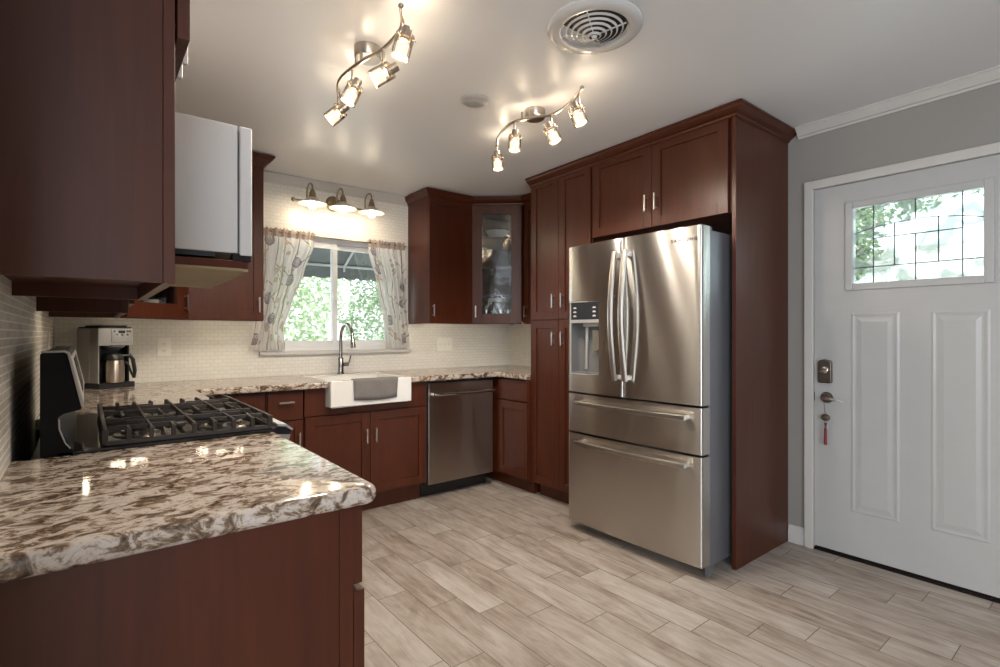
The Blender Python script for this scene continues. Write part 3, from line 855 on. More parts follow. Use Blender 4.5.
m = MB(FB); m.box(1.066, 1.197, 0, 0.018, 0.70, BTOP - 0.004); m.box(1.782, 1.936, 0, 0.018, 0.70, BTOP - 0.004); m.box(1.197, 1.782, 0, 0.018, 0.70, 0.746); m.build('apron_panel', 'wood', sb, bevel=0.001)
d = shaker(FB, 1.070, 1.500, 0.140, 0.692, sb); pull(FB, 1.470, 0.535, 0.098, d)
d = shaker(FB, 1.504, 1.934, 0.140, 0.692, sb); pull(FB, 1.536, 0.535, 0.098, d)
nb = thing('drawer_cabinet', (0.95, 3.6, 0), 'narrow mahogany base cabinet with a drawer left of the sink', 'cabinet')
m = MB(); m.box(0.842, 1.062, BF, 3.90, 0.125, BTOP); m.box(0.842, 1.062, BF + 0.075, 3.90, 0, 0.125); m.build('carcass', 'wood', nb, bevel=0.001)
d = slab(FB, 0.850, 1.056, 0.690, 0.860, nb); pull(FB, 0.953, 0.800, 0.090, d, False)
d = shaker(FB, 0.850, 1.056, 0.140, 0.682, nb, rail=0.05); pull(FB, 1.030, 0.560, 0.098, d)
cbn = thing('corner_base_cabinet', (0.3, 3.2, 0), 'mahogany corner base cabinet behind the stove', 'cabinet')
m = MB(); m.box(XL + 0.004, 0.430, 2.475, 3.90, 0.125, BTOP); m.box(0.430, 0.838, BF, 3.90, 0.125, BTOP); m.box(XL + 0.004, 0.36, 2.475, 3.90, 0, 0.125); m.box(0.36, 0.838, BF + 0.075, 3.90, 0, 0.125); m.build('carcass', 'wood', cbn, bevel=0.001)
m = MB(FB); m.box(0.452, 0.610, 0, 0.018, 0.14, 0.860); m.build('filler_panel', 'wood', cbn, bevel=0.001)
d = shaker(FB, 0.616, 0.834, 0.140, 0.860, cbn)
FL = frame((0.430, 0, 0), (0, 1, 0), (1, 0, 0))
d = slab(FL, 2.482, 3.26, 0.705, 0.860, cbn); pull(FL, 2.87, 0.79, 0.098, d, False)
d = shaker(FL, 2.482, 3.26, 0.140, 0.697, cbn); pull(FL, 2.52, 0.60, 0.098, d)
# peninsula cabinet by the viewpoint
pc = thing('peninsula_cabinet', (0.14, 1.34, 0), 'mahogany base cabinet end panel under the near granite counter', 'cabinet')
m = MB(); m.box(XL + 0.004, 0.398, 1.012, 1.688, 0.0, BTOP - 0.001); m.build('carcass', 'wood', pc, bevel=0.001)
MB().box(XL + 0.004, 0.392, 1.002, 1.012, 0.0, BTOP - 0.001).build('side_panel', 'wood', pc)
MB().box(0.392, 0.420, 0.998, 1.688, 0.10, BTOP - 0.001).build('face_frame', 'wood', pc, bevel=0.001)
FP = frame((0.422, 0, 0), (0, 1, 0), (1, 0, 0))
d = slab(FP, 1.004, 1.680, 0.712, 0.868, pc); pull(FP, 1.34, 0.79, 0.098, d, False)
d = slab(FP, 1.000, 1.680, 0.42, 0.700, pc, t=0.023); pull(FP, 1.34, 0.60, 0.098, d, False)
d = slab(FP, 1.000, 1.680, 0.12, 0.41, pc, t=0.026); pull(FP, 1.34, 0.30, 0.098, d, False)

# dishwasher
dw = thing('dishwasher', (2.25, 3.6, 0), 'stainless steel dishwasher under the back counter', 'dishwasher')
m = MB(); m.box(1.944, 2.560, BF + 0.012, 3.90, 0.104, 0.872); m.box(1.96, 2.545, BF + 0.12, 3.88, 0.0, 0.104); m.build('tub', 'black', dw)
m = MB(); m.box(1.956, 2.550, 3.285, BF + 0.012, 0.112, 0.853); dd = m.build('door', 'steel_dark', dw, bevel=0.004, seg=3)
m = MB()
pts = [(1.975 + 0.556 * i / 20, 3.240 - 0.016 * math.sin(math.pi * i / 20), 0.775) for i in range(21)]
m.tube(pts, 0.014, 10)
for x in (1.99, 2.516): m.cyl((x, 3.238, 0.775), (x, 3.287, 0.775), 0.008, 10)
m.build('handle', 'chrome', dd)
m = MB(); m.box(1.95, 2.555, BF + 0.085, BF + 0.118, 0.004, 0.103); m.build('toe_plate', 'black', dw)
for x in (2.10, 2.40):
    m = MB(); m.box(x - 0.012, x + 0.012, BF - 0.012, BF + 0.012, 0.864, 0.872); m.build('mounting_clip', 'nickel', dw)

# ------------------------------------------------------------------ counters
def countertop(poly, z0, z1, name, label, sharp=(), r=0.019, rounds={}):
    pts = []
    n = len(poly)
    for i, p in enumerate(poly):
        if i in rounds:
            rad = rounds[i]
            p0, p1, p2 = Vector(poly[i - 1]), Vector(p), Vector(poly[(i + 1) % n])
            a = p1 + (p0 - p1).normalized() * rad; b = p1 + (p2 - p1).normalized() * rad
            c = a + b - p1
            for k in range(9):
                s = k / 8 * math.pi / 2
                pts.append(tuple(c + (a - c) * math.cos(s) + (b - c) * math.sin(s)))
        else: pts.append(tuple(p))
    N = len(pts)
    area = sum(pts[k][0] * pts[(k + 1) % N][1] - pts[(k + 1) % N][0] * pts[k][1] for k in range(N))
    sg = 1 if area > 0 else -1
    def flush(a, b):
        if abs(a[0] - b[0]) < 1e-5: return abs(a[0] - XL - 0.001) < 0.005 or abs(a[0] - XR + 0.001) < 0.005
        if abs(a[1] - b[1]) < 1e-5: return abs(a[1] - YB + 0.001) < 0.005 or any(abs(a[1] - q) < 1e-4 for q in sharp)
        return False
    def inset(dist):
        out = []
        for k in range(N):
            p0, p1, p2 = Vector(pts[k - 1]), Vector(pts[k]), Vector(pts[(k + 1) % N])
            d1, d2 = (p1 - p0).normalized(), (p2 - p1).normalized()
            n1, n2 = Vector((-d1.y, d1.x)) * sg, Vector((-d2.y, d2.x)) * sg
            o1 = 0 if flush(p0, p1) else dist
            o2 = 0 if flush(p1, p2) else dist
            den = 1 + n1.dot(n2)
            if abs(n1.dot(n2)) > 0.9: out.append(p1 + (n1 + n2) / den * (o1 + o2) / 2)
            else: out.append(p1 + n1 * o1 + n2 * o2)
        return out
    m = MB(); hh = (z1 - z0) / 2; loops = []
    prof = [(r * (1 - math.cos(a_)), (hh - r) + r * math.sin(a_)) for a_ in [math.pi / 2 * k / 6 for k in range(7)]]
    for (di, dz) in [(a_, -b_) for a_, b_ in reversed(prof)] + prof:
        loops.append([m.v((q.x, q.y, z0 + hh + dz)) for q in inset(di)])
    for A, B in zip(loops, loops[1:]):
        for k in range(N): m.bm.faces.new((A[k], A[(k + 1) % N], B[(k + 1) % N], B[k]))
    m.bm.faces.new(loops[0]); m.bm.faces.new(loops[-1])
    bmesh.ops.remove_doubles(m.bm, verts=m.bm.verts, dist=1e-6)
    o = m.build(name, 'granite', smooth=35)
    tag(o, label, 'counter', 'granite counters')
    return o
countertop([(XL + 0.001, 0.976), (0.470, 0.976), (0.470, 1.694), (XL + 0.001, 1.694)], 0.874, 0.914, 'granite_counter', 'brown and cream granite counter on the near cabinet beside the stove', sharp=(1.694,), rounds={1: 0.030})
countertop([(XL + 0.001, 2.468), (0.470, 2.468), (0.470, 3.245), (1.2, 3.245), (1.2, 3.765), (1.778, 3.765), (1.778, 3.245), (2.555, 3.245), (2.555, 2.911), (XR - 0.001, 2.911), (XR - 0.001, YB - 0.001), (XL + 0.001, YB - 0.001)],
           0.874, 0.914, 'granite_counter', 'long granite counter along the back wall around the sink', sharp=(2.468, 2.911), r=0.012)

# ------------------------------------------------------------------ sink, faucet, towel
sk = thing('farmhouse_sink', (1.48, 3.49, 0.75), 'white apron-front farmhouse sink under the window', 'sink')
m = MB()
x0, x1, ya, yb, z0, z1 = 1.203, 1.776, 3.212, 3.763, 0.750, 0.918
w = 0.024
m.box(x0, x1, ya, ya + w, z0, z1); m.box(x0, x1, yb - 0.05, yb, z0, z1); m.box(x0, x0 + w, ya + w, yb - 0.05, z0, z1); m.box(x1 - w, x1, ya + w, yb - 0.05, z0, z1); m.box(x0 + w, x1 - w, ya + w, yb - 0.05, z0, z0 + 0.03)
bmesh.ops.remove_doubles(m.bm, verts=m.bm.verts, dist=1e-5)
m.build('basin', 'porcelain', sk, bevel=0.007, seg=3)
m = MB(); m.lathe([(0, 0.004), (0.03, 0.004), (0.036, 0.0), (0.045, 0.001), (0.045, 0.0005), (0, 0.0005)], (1.48, 3.49, 0.780)); m.build('drain', 'chrome', sk)
fc = thing('faucet', (1.512, 3.83, 0.914), 'brushed nickel gooseneck faucet behind the sink', 'faucet')
m = MB(); m.lathe([(0, 0), (0.027, 0), (0.027, 0.008), (0.021, 0.012), (0.020, 0.118), (0.014, 0.126), (0, 0.126)], (1.512, 3.83, 0.9142), 24); fb = m.build('body', 'faucet_steel', fc)
pts = [(1.512, 3.83, 1.035), (1.512, 3.83, 1.10), (1.512, 3.83, 1.18)]
for i in range(1, 15):
    an = math.pi * 0.94 * i / 14
    pts.append((1.512, 3.72 + 0.11 * math.cos(an), 1.18 + 0.11 * math.sin(an)))
m = MB(); m.tube(pts, 0.0125, 14); m.build('gooseneck', 'faucet_steel', fc)
e = pts[-1]
m = MB(); m.tube([e, (1.512, e[1] - 0.004, e[2] - 0.02), (1.512, e[1] - 0.014, e[2] - 0.065), (1.512, e[1] - 0.017, e[2] - 0.085)], [0.0135, 0.015, 0.019, 0.019], 14); m.build('spray_head', 'faucet_steel', fc)
m = MB(); m.cyl((1.530, 3.83, 0.985), (1.572, 3.83, 0.985), 0.014, 14); m.tube([(1.568, 3.83, 0.985), (1.580, 3.828, 1.010), (1.590, 3.825, 1.055)], [0.007, 0.006, 0.004], 8); m.build('lever', 'faucet_steel', fc)
tw = MB()
rows = []
NX, prof = 18, []
for z in (0.790, 0.815, 0.84, 0.87, 0.90, 0.915): prof.append((3.206, z))
prof += [(3.207, 0.922), (3.214, 0.9235), (3.224, 0.9235), (3.234, 0.9235), (3.240, 0.920), (3.241, 0.90), (3.242, 0.87), (3.242, 0.845)]
for j, (y, z) in enumerate(prof):
    row = []
    for i in range(NX + 1):
        s = i / NX
        x = 1.348 + 0.318 * s + (0.012 * (1 - j / 6) if j < 6 else 0) * (1 - 2 * s) * 0.6
        dz = -0.010 * math.sin(s * 3.1) if j == 0 else 0
        row.append(tw.v((x, y - (0.0035 + 0.003 * math.sin(s * 14 + z * 20)) * (1 if j < 6 else 0), z + dz)))
    rows.append(row)
for A, B in zip(rows, rows[1:]):
    for i in range(NX): tw.bm.faces.new((A[i], A[i + 1], B[i + 1], B[i]))
tag(tw.build('dish_towel', 'towel', solid=0.004, smooth=80), 'grey ribbed dish towel draped over the front of the white sink', 'towel')

# ------------------------------------------------------------------ wall cabinets, back wall right side
UB, UT = 1.300, 2.300
def utop(y): return ceil_z(y) - 0.008
cr = thing('wall_cabinet', (2.34, 3.75, UB), 'mahogany wall cabinet right of the window with a solid door', 'cabinet', 'wall cabinets')
FU = frame((0, 3.592, 0), (1, 0, 0), (0, -1, 0))
MB().box(2.132, 2.556, 3.592, YB - 0.002, UB + 0.02, 2.33).box(2.132, 2.556, 3.592, 3.61, UB, UB + 0.02).box(2.132, 2.148, 3.61, YB - 0.002, UB, UB + 0.02).build('carcass', 'wood', cr, bevel=0.001)
d = shaker(FU, 2.134, 2.556, UB + 0.004, UT + 0.012, cr); pull(FU, 2.164, 1.404, 0.098, d)
A_, B_ = Vector((2.560, 3.590, 0)), Vector((2.885, 3.318, 0))
dv = (B_ - A_); DL = dv.length; du = dv.normalized(); dn = Vector((du.y, -du.x, 0))
if dn.y > 0: dn = -dn
FD = frame(A_, du, dn)
def diag_cab(A, B, corner, lab, hx, nm='corner_wall_cabinet', shelves=(1.53, 1.78, 2.03)):
    """A, B: front line ends; corner: room corner point. Open carcass with shelves behind a glass door"""
    A, B, K = Vector(A), Vector(B), Vector(corner)
    t = thing(nm, ((A.x + K.x) / 2, (A.y + K.y) / 2, UB), lab, 'cabinet', 'wall cabinets')
    d = (B - A).normalized(); n = Vector((d.y, -d.x, 0))
    if n.dot(K - A) > 0: n = -n
    eA = Vector((A.x, K.y, 0)) if abs(A.y - K.y) < abs(A.x - K.x) else Vector((K.x, A.y, 0))
    eB = Vector((B.x, K.y, 0)) if abs(B.y - K.y) < abs(B.x - K.x) else Vector((K.x, B.y, 0))
    poly = [A, B, eB, K, eA]
    c = sum(poly, Vector()) / 5
    inn = [p + (c - p) * 0.03 for p in poly]
    m = MB()
    P = lambda q: [(p.x, p.y) for p in q]
    m.prism(P(poly), UB + 0.018, UB + 0.035); m.prism(P(poly), 2.31, 2.33); m.prism(P([A, B, B - n * 0.018, A - n * 0.018]), UB, UB + 0.018)
    for i in (1, 2, 3, 4):
        m.prism(P([poly[i], poly[(i + 1) % 5], inn[(i + 1) % 5], inn[i]]), UB + 0.035, 2.31)
    m.build('carcass', 'wood', t, smooth=0)
    for z in shelves:
        m = MB(); q = [p + (c - p) * 0.06 for p in poly]; m.prism(P(q), z - 0.008, z + 0.008); m.build('shelf', 'wood_in', t, smooth=0)
    L = (B - A).length
    F = frame(A, d, n)
    dd = shaker(F, 0.004, L - 0.004, UB + 0.004, UT + 0.012, t, rail=0.085, glass=True)
    pull(F, hx if hx > 0 else L + hx, 1.404, 0.098, dd)
    return t, F, L, c
cdr, FDR, LDR, ccr = diag_cab((2.560, 3.592, 0), (2.885, 3.318, 0), (XR - 0.002, YB - 0.002, 0), 'mahogany corner wall cabinet with a glass door right of the window', 0.036)
nr = thing('wall_cabinet', (3.06, 3.1, UB), 'narrow mahogany wall cabinet between glass corner cabinet and pantry', 'cabinet', 'wall cabinets')
FN = frame((2.905, 0, 0), (0, 1, 0), (-1, 0, 0))
MB().box(2.905, XR - 0.002, 2.912, 3.296, UB + 0.02, 2.33).box(2.905, 2.923, 2.912, 3.296, UB, UB + 0.02).build('carcass', 'wood', nr, bevel=0.001)
d = shaker(FN, 2.914, 3.294, UB + 0.004, UT + 0.012, nr); pull(FN, 3.262, 1.404, 0.098, d)
nA = Vector((0, -1)); nD = Vector((dn.x, dn.y)); nB = Vector((-1, 0))
def mit(a, b):
    v = (a + b); return tuple(v / v.dot(a))
c2 = crown([(2.132, YB - 0.003, utop(3.9), (-1, 0)), (2.132, 3.574, utop(3.57), mit(Vector((-1, 0)), nA)), (2.553, 3.574, utop(3.57), mit(nA, nD)), (2.886, 3.296, utop(3.3), mit(nD, nB)), (2.886, 2.912, utop(2.9), (-1, 0))], 0.062, 'crown_moulding')
tag(c2, 'dark mahogany crown moulding on the corner wall cabinets right of the window', 'moulding', 'cabinet crown mouldings')

# dishes behind the right glass door
def tumbler(x, y, z, r, h, label, grp):
    m = MB(); m.lathe([(0, 0), (r * 0.85, 0), (r, h), (r - 0.003, h), (r * 0.82, 0.006), (0, 0.006)], (x, y, z), 18)
    return tag(m.build('drinking_glass', 'clear'), label, 'glass', grp)
for i in range(4):
    q = FDR @ Vector((0.120 + 0.062 * i, -0.075, 0)); tumbler(q.x, q.y, UB + 0.0355, 0.027, 0.085, 'clear tumbler in a row on the floor of the glass-door cabinet', 'tumblers in the right corner cabinet')
q = FDR @ Vector((0.21, -0.16, 0))
m = MB(); m.lathe([(0, 0), (0.05, 0), (0.055, 0.008), (0.11, 0.075), (0.105, 0.075), (0.05, 0.014), (0, 0.012)], (q.x, q.y, 2.0385)); tag(m.build('serving_bowl', 'stoneware'), 'white bowl on the top shelf of the glass-door corner cabinet', 'bowl')
m = MB(); m.lathe([(0, 0), (0.07, 0), (0.12, 0.012), (0.12, 0.017), (0.07, 0.006), (0, 0.006)], (q.x, q.y, 1.5385)); tag(m.build('blue_plate', 'blue'), 'blue plate on the lowest shelf of the glass-door corner cabinet', 'plate')

# ------------------------------------------------------------------ wall cabinets, left side
cl = thing('wall_cabinet', (0.69, 3.75, UB), 'mahogany wall cabinet left of the window with a solid door', 'cabinet', 'wall cabinets')
MB().box(0.474, 0.900, 3.592, YB - 0.002, UB + 0.02, 2.33).box(0.474, 0.900, 3.592, 3.61, UB, UB + 0.02).build('carcass', 'wood', cl, bevel=0.001)
d = shaker(FU, 0.478, 0.898, UB + 0.004, UT + 0.012, cl); pull(FU, 0.868, 1.404, 0.098, d)
cdl, FDL, LDL, ccl = diag_cab((0.150, 3.300, 0), (0.470, 3.592, 0), (XL + 0.002, YB - 0.002, 0), 'mahogany corner wall cabinet with a glass door above the coffee maker', -0.036)
fl = thing('wall_cabinet', (0.0, 2.88, UB), 'mahogany wall cabinet beyond the stove on the grey tiled wall', 'cabinet', 'wall cabinets')
m = MB(); m.box(XL + 0.002, 0.128, 2.478, 2.496, UB, 2.33); m.box(XL + 0.002, 0.128, 3.275, 3.293, UB, 2.33); m.box(XL + 0.002, 0.128, 2.496, 3.275, UB + 0.03, UB + 0.048); m.box(XL + 0.002, 0.128, 2.496, 3.275, 2.31, 2.33); m.box(XL + 0.002, XL + 0.012, 2.496, 3.275, UB + 0.048, 2.31)
m.build('carcass', 'wood', fl, bevel=0.001)
MB().box(0.110, 0.130, 2.474, 3.294, UB - 0.001, 2.33).build('face_frame', 'wood', fl, bevel=0.001)
FL2 = frame((0.131, 0, 0), (0, 1, 0), (1, 0, 0))
for (ya, yb, hy) in ((2.486, 2.880, 2.85), (2.884, 3.278, 2.915)):
    d = shaker(FL2, ya, yb, UB + 0.036, UT + 0.012, fl, rail=0.05); pull(FL2, hy, 1.43, 0.098, d)
c3 = crown([(0.149, 2.476, utop(2.5), (1, 0)), (0.149, 3.296, utop(3.3), mit(Vector((1, 0)), Vector((0.67, -0.74)).normalized())), (0.478, 3.574, utop(3.57), mit(Vector((0.67, -0.74)).normalized(), nA)), (0.900, 3.574, utop(3.57), mit(nA, Vector((1, 0)))), (0.900, YB - 0.003, utop(3.9), (1, 0))], 0.062, 'crown_moulding')
tag(c3, 'dark mahogany crown moulding on the wall cabinets left of the window', 'moulding', 'cabinet crown mouldings')
q = FDL @ Vector((0.245, -0.06, 0))
cup = MB(); cup.lathe([(0, 0), (0.026, 0), (0.034, 0.02), (0.036, 0.075), (0.033, 0.075), (0.030, 0.02), (0, 0.006)], (q.x, q.y, UB + 0.0355), 20)
mg = thing('mug', (q.x, q.y, UB + 0.0355), 'white mug behind the glass door of the left corner cabinet', 'mug')
cup.build('cup', 'stoneware', mg)
m = MB(); m.tube([(q.x - 0.033, q.y, UB + 0.095), (q.x - 0.055, q.y, UB + 0.090), (q.x - 0.058, q.y, UB + 0.065), (q.x - 0.034, q.y, UB + 0.05)], 0.005, 8); m.build('mug_handle', 'stoneware', mg)
q = FDL @ Vector((0.325, -0.06, 0)); tumbler(q.x, q.y, UB + 0.0355, 0.030, 0.09, 'pale tumbler beside the white mug in the left corner cabinet', None)

# near wall cabinet (top left of the view)
nc = thing('wall_cabinet', (0.0, 1.4, 1.31), 'large mahogany wall cabinet hanging over the near granite counter', 'cabinet', 'wall cabinets')
NB = 1.311
m = MB()
m.box(XL + 0.002, 0.108, 1.100, 1.116, NB, 2.396); m.box(XL + 0.002, 0.108, 1.692, 1.708, NB, 2.396)
m.box(XL + 0.002, 0.108, 1.116, 1.692, NB + 0.033, NB + 0.050); m.box(XL + 0.002, 0.108, 1.116, 1.692, 1.735, 1.753); m.box(XL + 0.002, 0.108, 1.116, 1.692, 2.378, 2.396)
m.box(XL + 0.002, XL + 0.012, 1.116, 1.692, NB + 0.05, 2.378)
m.build('carcass', 'wood', nc, bevel=0.001)
m = MB(); m.box(0.108, 0.126, 1.097, 1.135, NB - 0.001, 2.396); m.box(0.108, 0.126, 1.673, 1.711, NB - 0.001, 2.396); m.box(0.108, 0.126, 1.135, 1.673, NB - 0.001, NB + 0.055); m.box(0.108, 0.126, 1.135, 1.673, 1.725, 1.760); m.box(0.108, 0.126, 1.135, 1.673, 2.36, 2.396)
m.build('face_frame', 'wood', nc, bevel=0.001)
FNC = frame((0.130, 0, 0), (0, 1, 0), (1, 0, 0))
d = shaker(FNC, 1.100, 1.402, 1.757, 2.386, nc); pull(FNC, 1.357, 1.875, 0.098, d)
d = shaker(FNC, 1.406, 1.708, 1.757, 2.386, nc); pull(FNC, 1.440, 1.875, 0.098, d)

# over-range microwave and its shelf
mw = thing('microwave', (0.13, 2.09, 1.453), 'white over-range microwave between the wall cabinets', 'microwave')
MB().box(XL + 0.01, 0.360, 1.722, 2.462, 1.462, 1.849).build('housing', 'white_gloss', mw, bevel=0.004)
m = MB(); m.box(0.364, 0.400, 1.720, 2.464, 1.456, 1.849); dm = m.build('front_door', 'white_gloss', mw, bevel=0.005, seg=3)
MB().box(0.400, 0.403, 1.80, 2.22, 1.52, 1.80).build('door_window', 'display', dm, bevel=0.002)
m = MB(); m.tube([(0.425, 2.26, 1.52), (0.432, 2.26, 1.65), (0.425, 2.26, 1.80)], 0.009, 8); m.cyl((0.40, 2.26, 1.525), (0.426, 2.26, 1.525), 0.007, 8); m.cyl((0.40, 2.26, 1.795), (0.426, 2.26, 1.795), 0.007, 8); m.build('door_handle', 'white_gloss', dm)
m = MB(); m.box(XL + 0.02, 0.30, 1.73, 2.45, 1.448, 1.462); m.build('gap_shade', 'black', mw)  # solid black block standing for the shade in the gap under the housing
m = MB(); m.box(0.345, 0.398, 1.722, 1.75, 1.440, 1.462); m.build('hinge', 'bronze', mw, bevel=0.002)
sh = thing('range_shelf', (0.13, 2.09, 1.41), 'mahogany shelf board with bare underside beneath the white microwave', 'shelf')
m = MB(); m.prism([(XL + 0.002, 1.722), (0.370, 1.722), (0.395, 1.735), (0.412, 2.10), (0.412, 2.45), (0.40, 2.462), (XL + 0.002, 2.462)], 1.418, 1.440); m.build('board', 'wood', sh, bevel=0.002)
m = MB(); m.prism([(XL + 0.004, 1.726), (0.368, 1.726), (0.392, 1.738), (0.409, 2.10), (0.409, 2.45), (0.398, 2.458), (XL + 0.004, 2.458)], 1.410, 1.418); m.build('underside', 'wood_raw', sh)
m = MB(); m.box(0.30, 0.365, 1.724, 1.752, 1.440, 1.4405); m.build('edge_strip', 'wood_raw', sh)

led((0.0, 2.53, UB + 0.029), (0.0, 2.78, UB + 0.029), 'lit light strip under the wall cabinet beyond the stove')
led((0.12, 3.44, UB + 0.0175), (0.31, 3.60, UB + 0.0175), 'lit light strip under the left glass corner cabinet')
led((0.52, 3.70, UB + 0.0175), (0.86, 3.70, UB + 0.0175), 'lit light strip under the cabinet left of the window')
led((2.20, 3.74, UB + 0.0175), (2.52, 3.74, UB + 0.0175), 'lit light strip under the cabinet right of the window')
ls_ = led((2.74, 3.64, UB + 0.0175), (2.92, 3.49, UB + 0.0175), 'lit light strip with a white plug under the right glass corner cabinet')
MB().box(2.885, 2.925, 3.462, 3.478, UB - 0.010, UB + 0.0175).build('connector', 'white', ls_, bevel=0.002)
led((3.06, 3.02, UB + 0.0175), (3.06, 3.26, UB + 0.0175), 'lit light strip under the narrow cabinet by the pantry')

# ------------------------------------------------------------------ range
rg = thing('gas_range', (0.17, 2.08, 0), 'black gas range with cast iron grates between the granite counters', 'stove')
RA, RB = 1.700, 2.462
m = MB(); m.box(XL + 0.03, 0.455, RA + 0.002, RB - 0.002, 0.06, 0.905); m.box(XL + 0.05, 0.40, RA + 0.02, RB - 0.02, 0.0, 0.06); m.build('body', 'black', rg, bevel=0.003)
m = MB()
ct = [(-0.055, 0.905), (0.470, 0.905), (0.505, 0.900), (0.510, 0.912), (0.492, 0.925), (0.470, 0.930), (0.455, 0.922), (0.03, 0.922), (-0.055, 0.922)]
m.prism(ct, RA, RB, 'y'); m.build('cooktop', 'black_gloss', rg, bevel=0.002)
m = MB(); m.prism([(0.468, 0.931), (0.494, 0.9265), (0.512, 0.913), (0.516, 0.917), (0.498, 0.933), (0.470, 0.937)], RA, RB, 'y'); m.build('front_trim', 'silver', rg)
m = MB(); m.prism([(0.455, 0.78), (0.475, 0.78), (0.508, 0.900), (0.455, 0.905)], RA + 0.002, RB - 0.002, 'y'); m.build('knob_panel', 'silver', rg)
for y in (1.79, 1.90, 2.08, 2.26, 2.37):
    m = MB(); m.cyl((0.490, y, 0.845), (0.530, y, 0.835), 0.021, 16, 0.018); m.box(0.525, 0.536, y - 0.004, y + 0.004, 0.818, 0.856); m.build('knob', 'black', rg)
m = MB(); m.box(0.456, 0.486, RA + 0.006, RB - 0.006, 0.24, 0.765); od = m.build('oven_door', 'silver', rg, bevel=0.004)
MB().box(0.486, 0.489, RA + 0.12, RB - 0.12, 0.34, 0.64).build('oven_window', 'display', od)
m = MB(); m.tube([(0.530, RA + 0.05, 0.72), (0.530, RB - 0.05, 0.72)], 0.013, 12); m.cyl((0.485, RA + 0.08, 0.72), (0.53, RA + 0.08, 0.72), 0.010, 10); m.cyl((0.485, RB - 0.08, 0.72), (0.53, RB - 0.08, 0.72), 0.010, 10); m.build('oven_handle', 'nickel', od)
MB().box(0.456, 0.482, RA + 0.006, RB - 0.006, 0.065, 0.23).build('storage_drawer', 'silver', rg, bevel=0.003)
# backguard
bg = [(-0.088, 0.900), (-0.088, 1.168), (-0.082, 1.174), (-0.040, 1.175), (-0.034, 1.170), (-0.006, 1.034), (-0.010, 1.026), (-0.043, 1.018), (-0.054, 1.010), (-0.054, 0.985), (-0.026, 0.930), (-0.020, 0.900)]
m = MB(); m.prism(bg, RA, RB, 'y'); bk = m.build('backguard', 'black_matte', rg, bevel=0.0015)
edge = [(-0.086, 1.1765), (-0.040, 1.178), (-0.031, 1.172), (-0.003, 1.034), (-0.006, 1.028), (-0.009, 1.034), (-0.036, 1.1685), (-0.042, 1.173), (-0.086, 1.172)]
for y in (RA - 0.005, RB - 0.005):
    m = MB(); m.prism(edge, y, y + 0.010, 'y'); m.build('end_trim', 'silver', bk, bevel=0.001)
FBG = [(-0.0300, 1.150), (-0.0105, 1.050)]
m = MB(); m.prism([(-0.033, 1.160), (-0.008, 1.042), (-0.004, 1.042), (-0.029, 1.161)], RA + 0.02, RB - 0.02, 'y'); m.build('control_face', 'silver', bk)
m = MB(); m.prism([(-0.0285, 1.150), (-0.009, 1.054), (-0.0055, 1.054), (-0.0255, 1.151)], RA + 0.20, RB - 0.20, 'y'); m.build('display', 'display', bk)
m = MB(); m.tube([(-0.052, RA - 0.002, 1.006), (-0.051, RA - 0.002, 0.980), (-0.040, RA - 0.002, 0.945), (-0.030, RA - 0.002, 0.930)], 0.0018, 6); m.build('side_trim', 'silver', bk)
# burners
for i, (x, y, r) in enumerate(((0.12, 1.88, 0.040), (0.355, 1.88, 0.050), (0.12, 2.28, 0.045), (0.355, 2.28, 0.040), (0.235, 2.08, 0.036))):
    m = MB(); m.lathe([(0, 0.0), (r * 1.5, 0.0), (r * 1.45, 0.004), (r, 0.005), (r, 0.014), (r * 0.9, 0.016), (0, 0.016)], (x, y, 0.9218), 24); bo = m.build('burner', 'pewter', rg)
    m = MB(); m.lathe([(0, 0), (r * 0.8, 0), (r * 0.82, 0.006), (r * 0.7, 0.009), (0, 0.009)], (x, y, 0.9378), 24); m.build('burner_cap', 'iron', bo)
def bar(m, p0, p1, w=0.010, h=0.013):
    a, b = Vector(p0), Vector(p1); d = (b - a).normalized(); s = d.cross(Vector((0, 0, 1)))
    if s.length < 0.01: s = Vector((0, 1, 0))
    s.normalize(); u = s.cross(d).normalized()
    P = []
    for q in (a, b):
        for (i, j) in ((-1, -1), (1, -1), (0.7, 1), (-0.7, 1)):
            P.append(m.v(q + s * i * w / 2 + u * j * h / 2))
    for k in range(4): m.bm.faces.new((P[k], P[(k + 1) % 4], P[4 + (k + 1) % 4], P[4 + k]))
    m.bm.faces.new(P[:4]); m.bm.faces.new(P[4:])
GX0, GX1, GT = 0.040, 0.452, 0.958
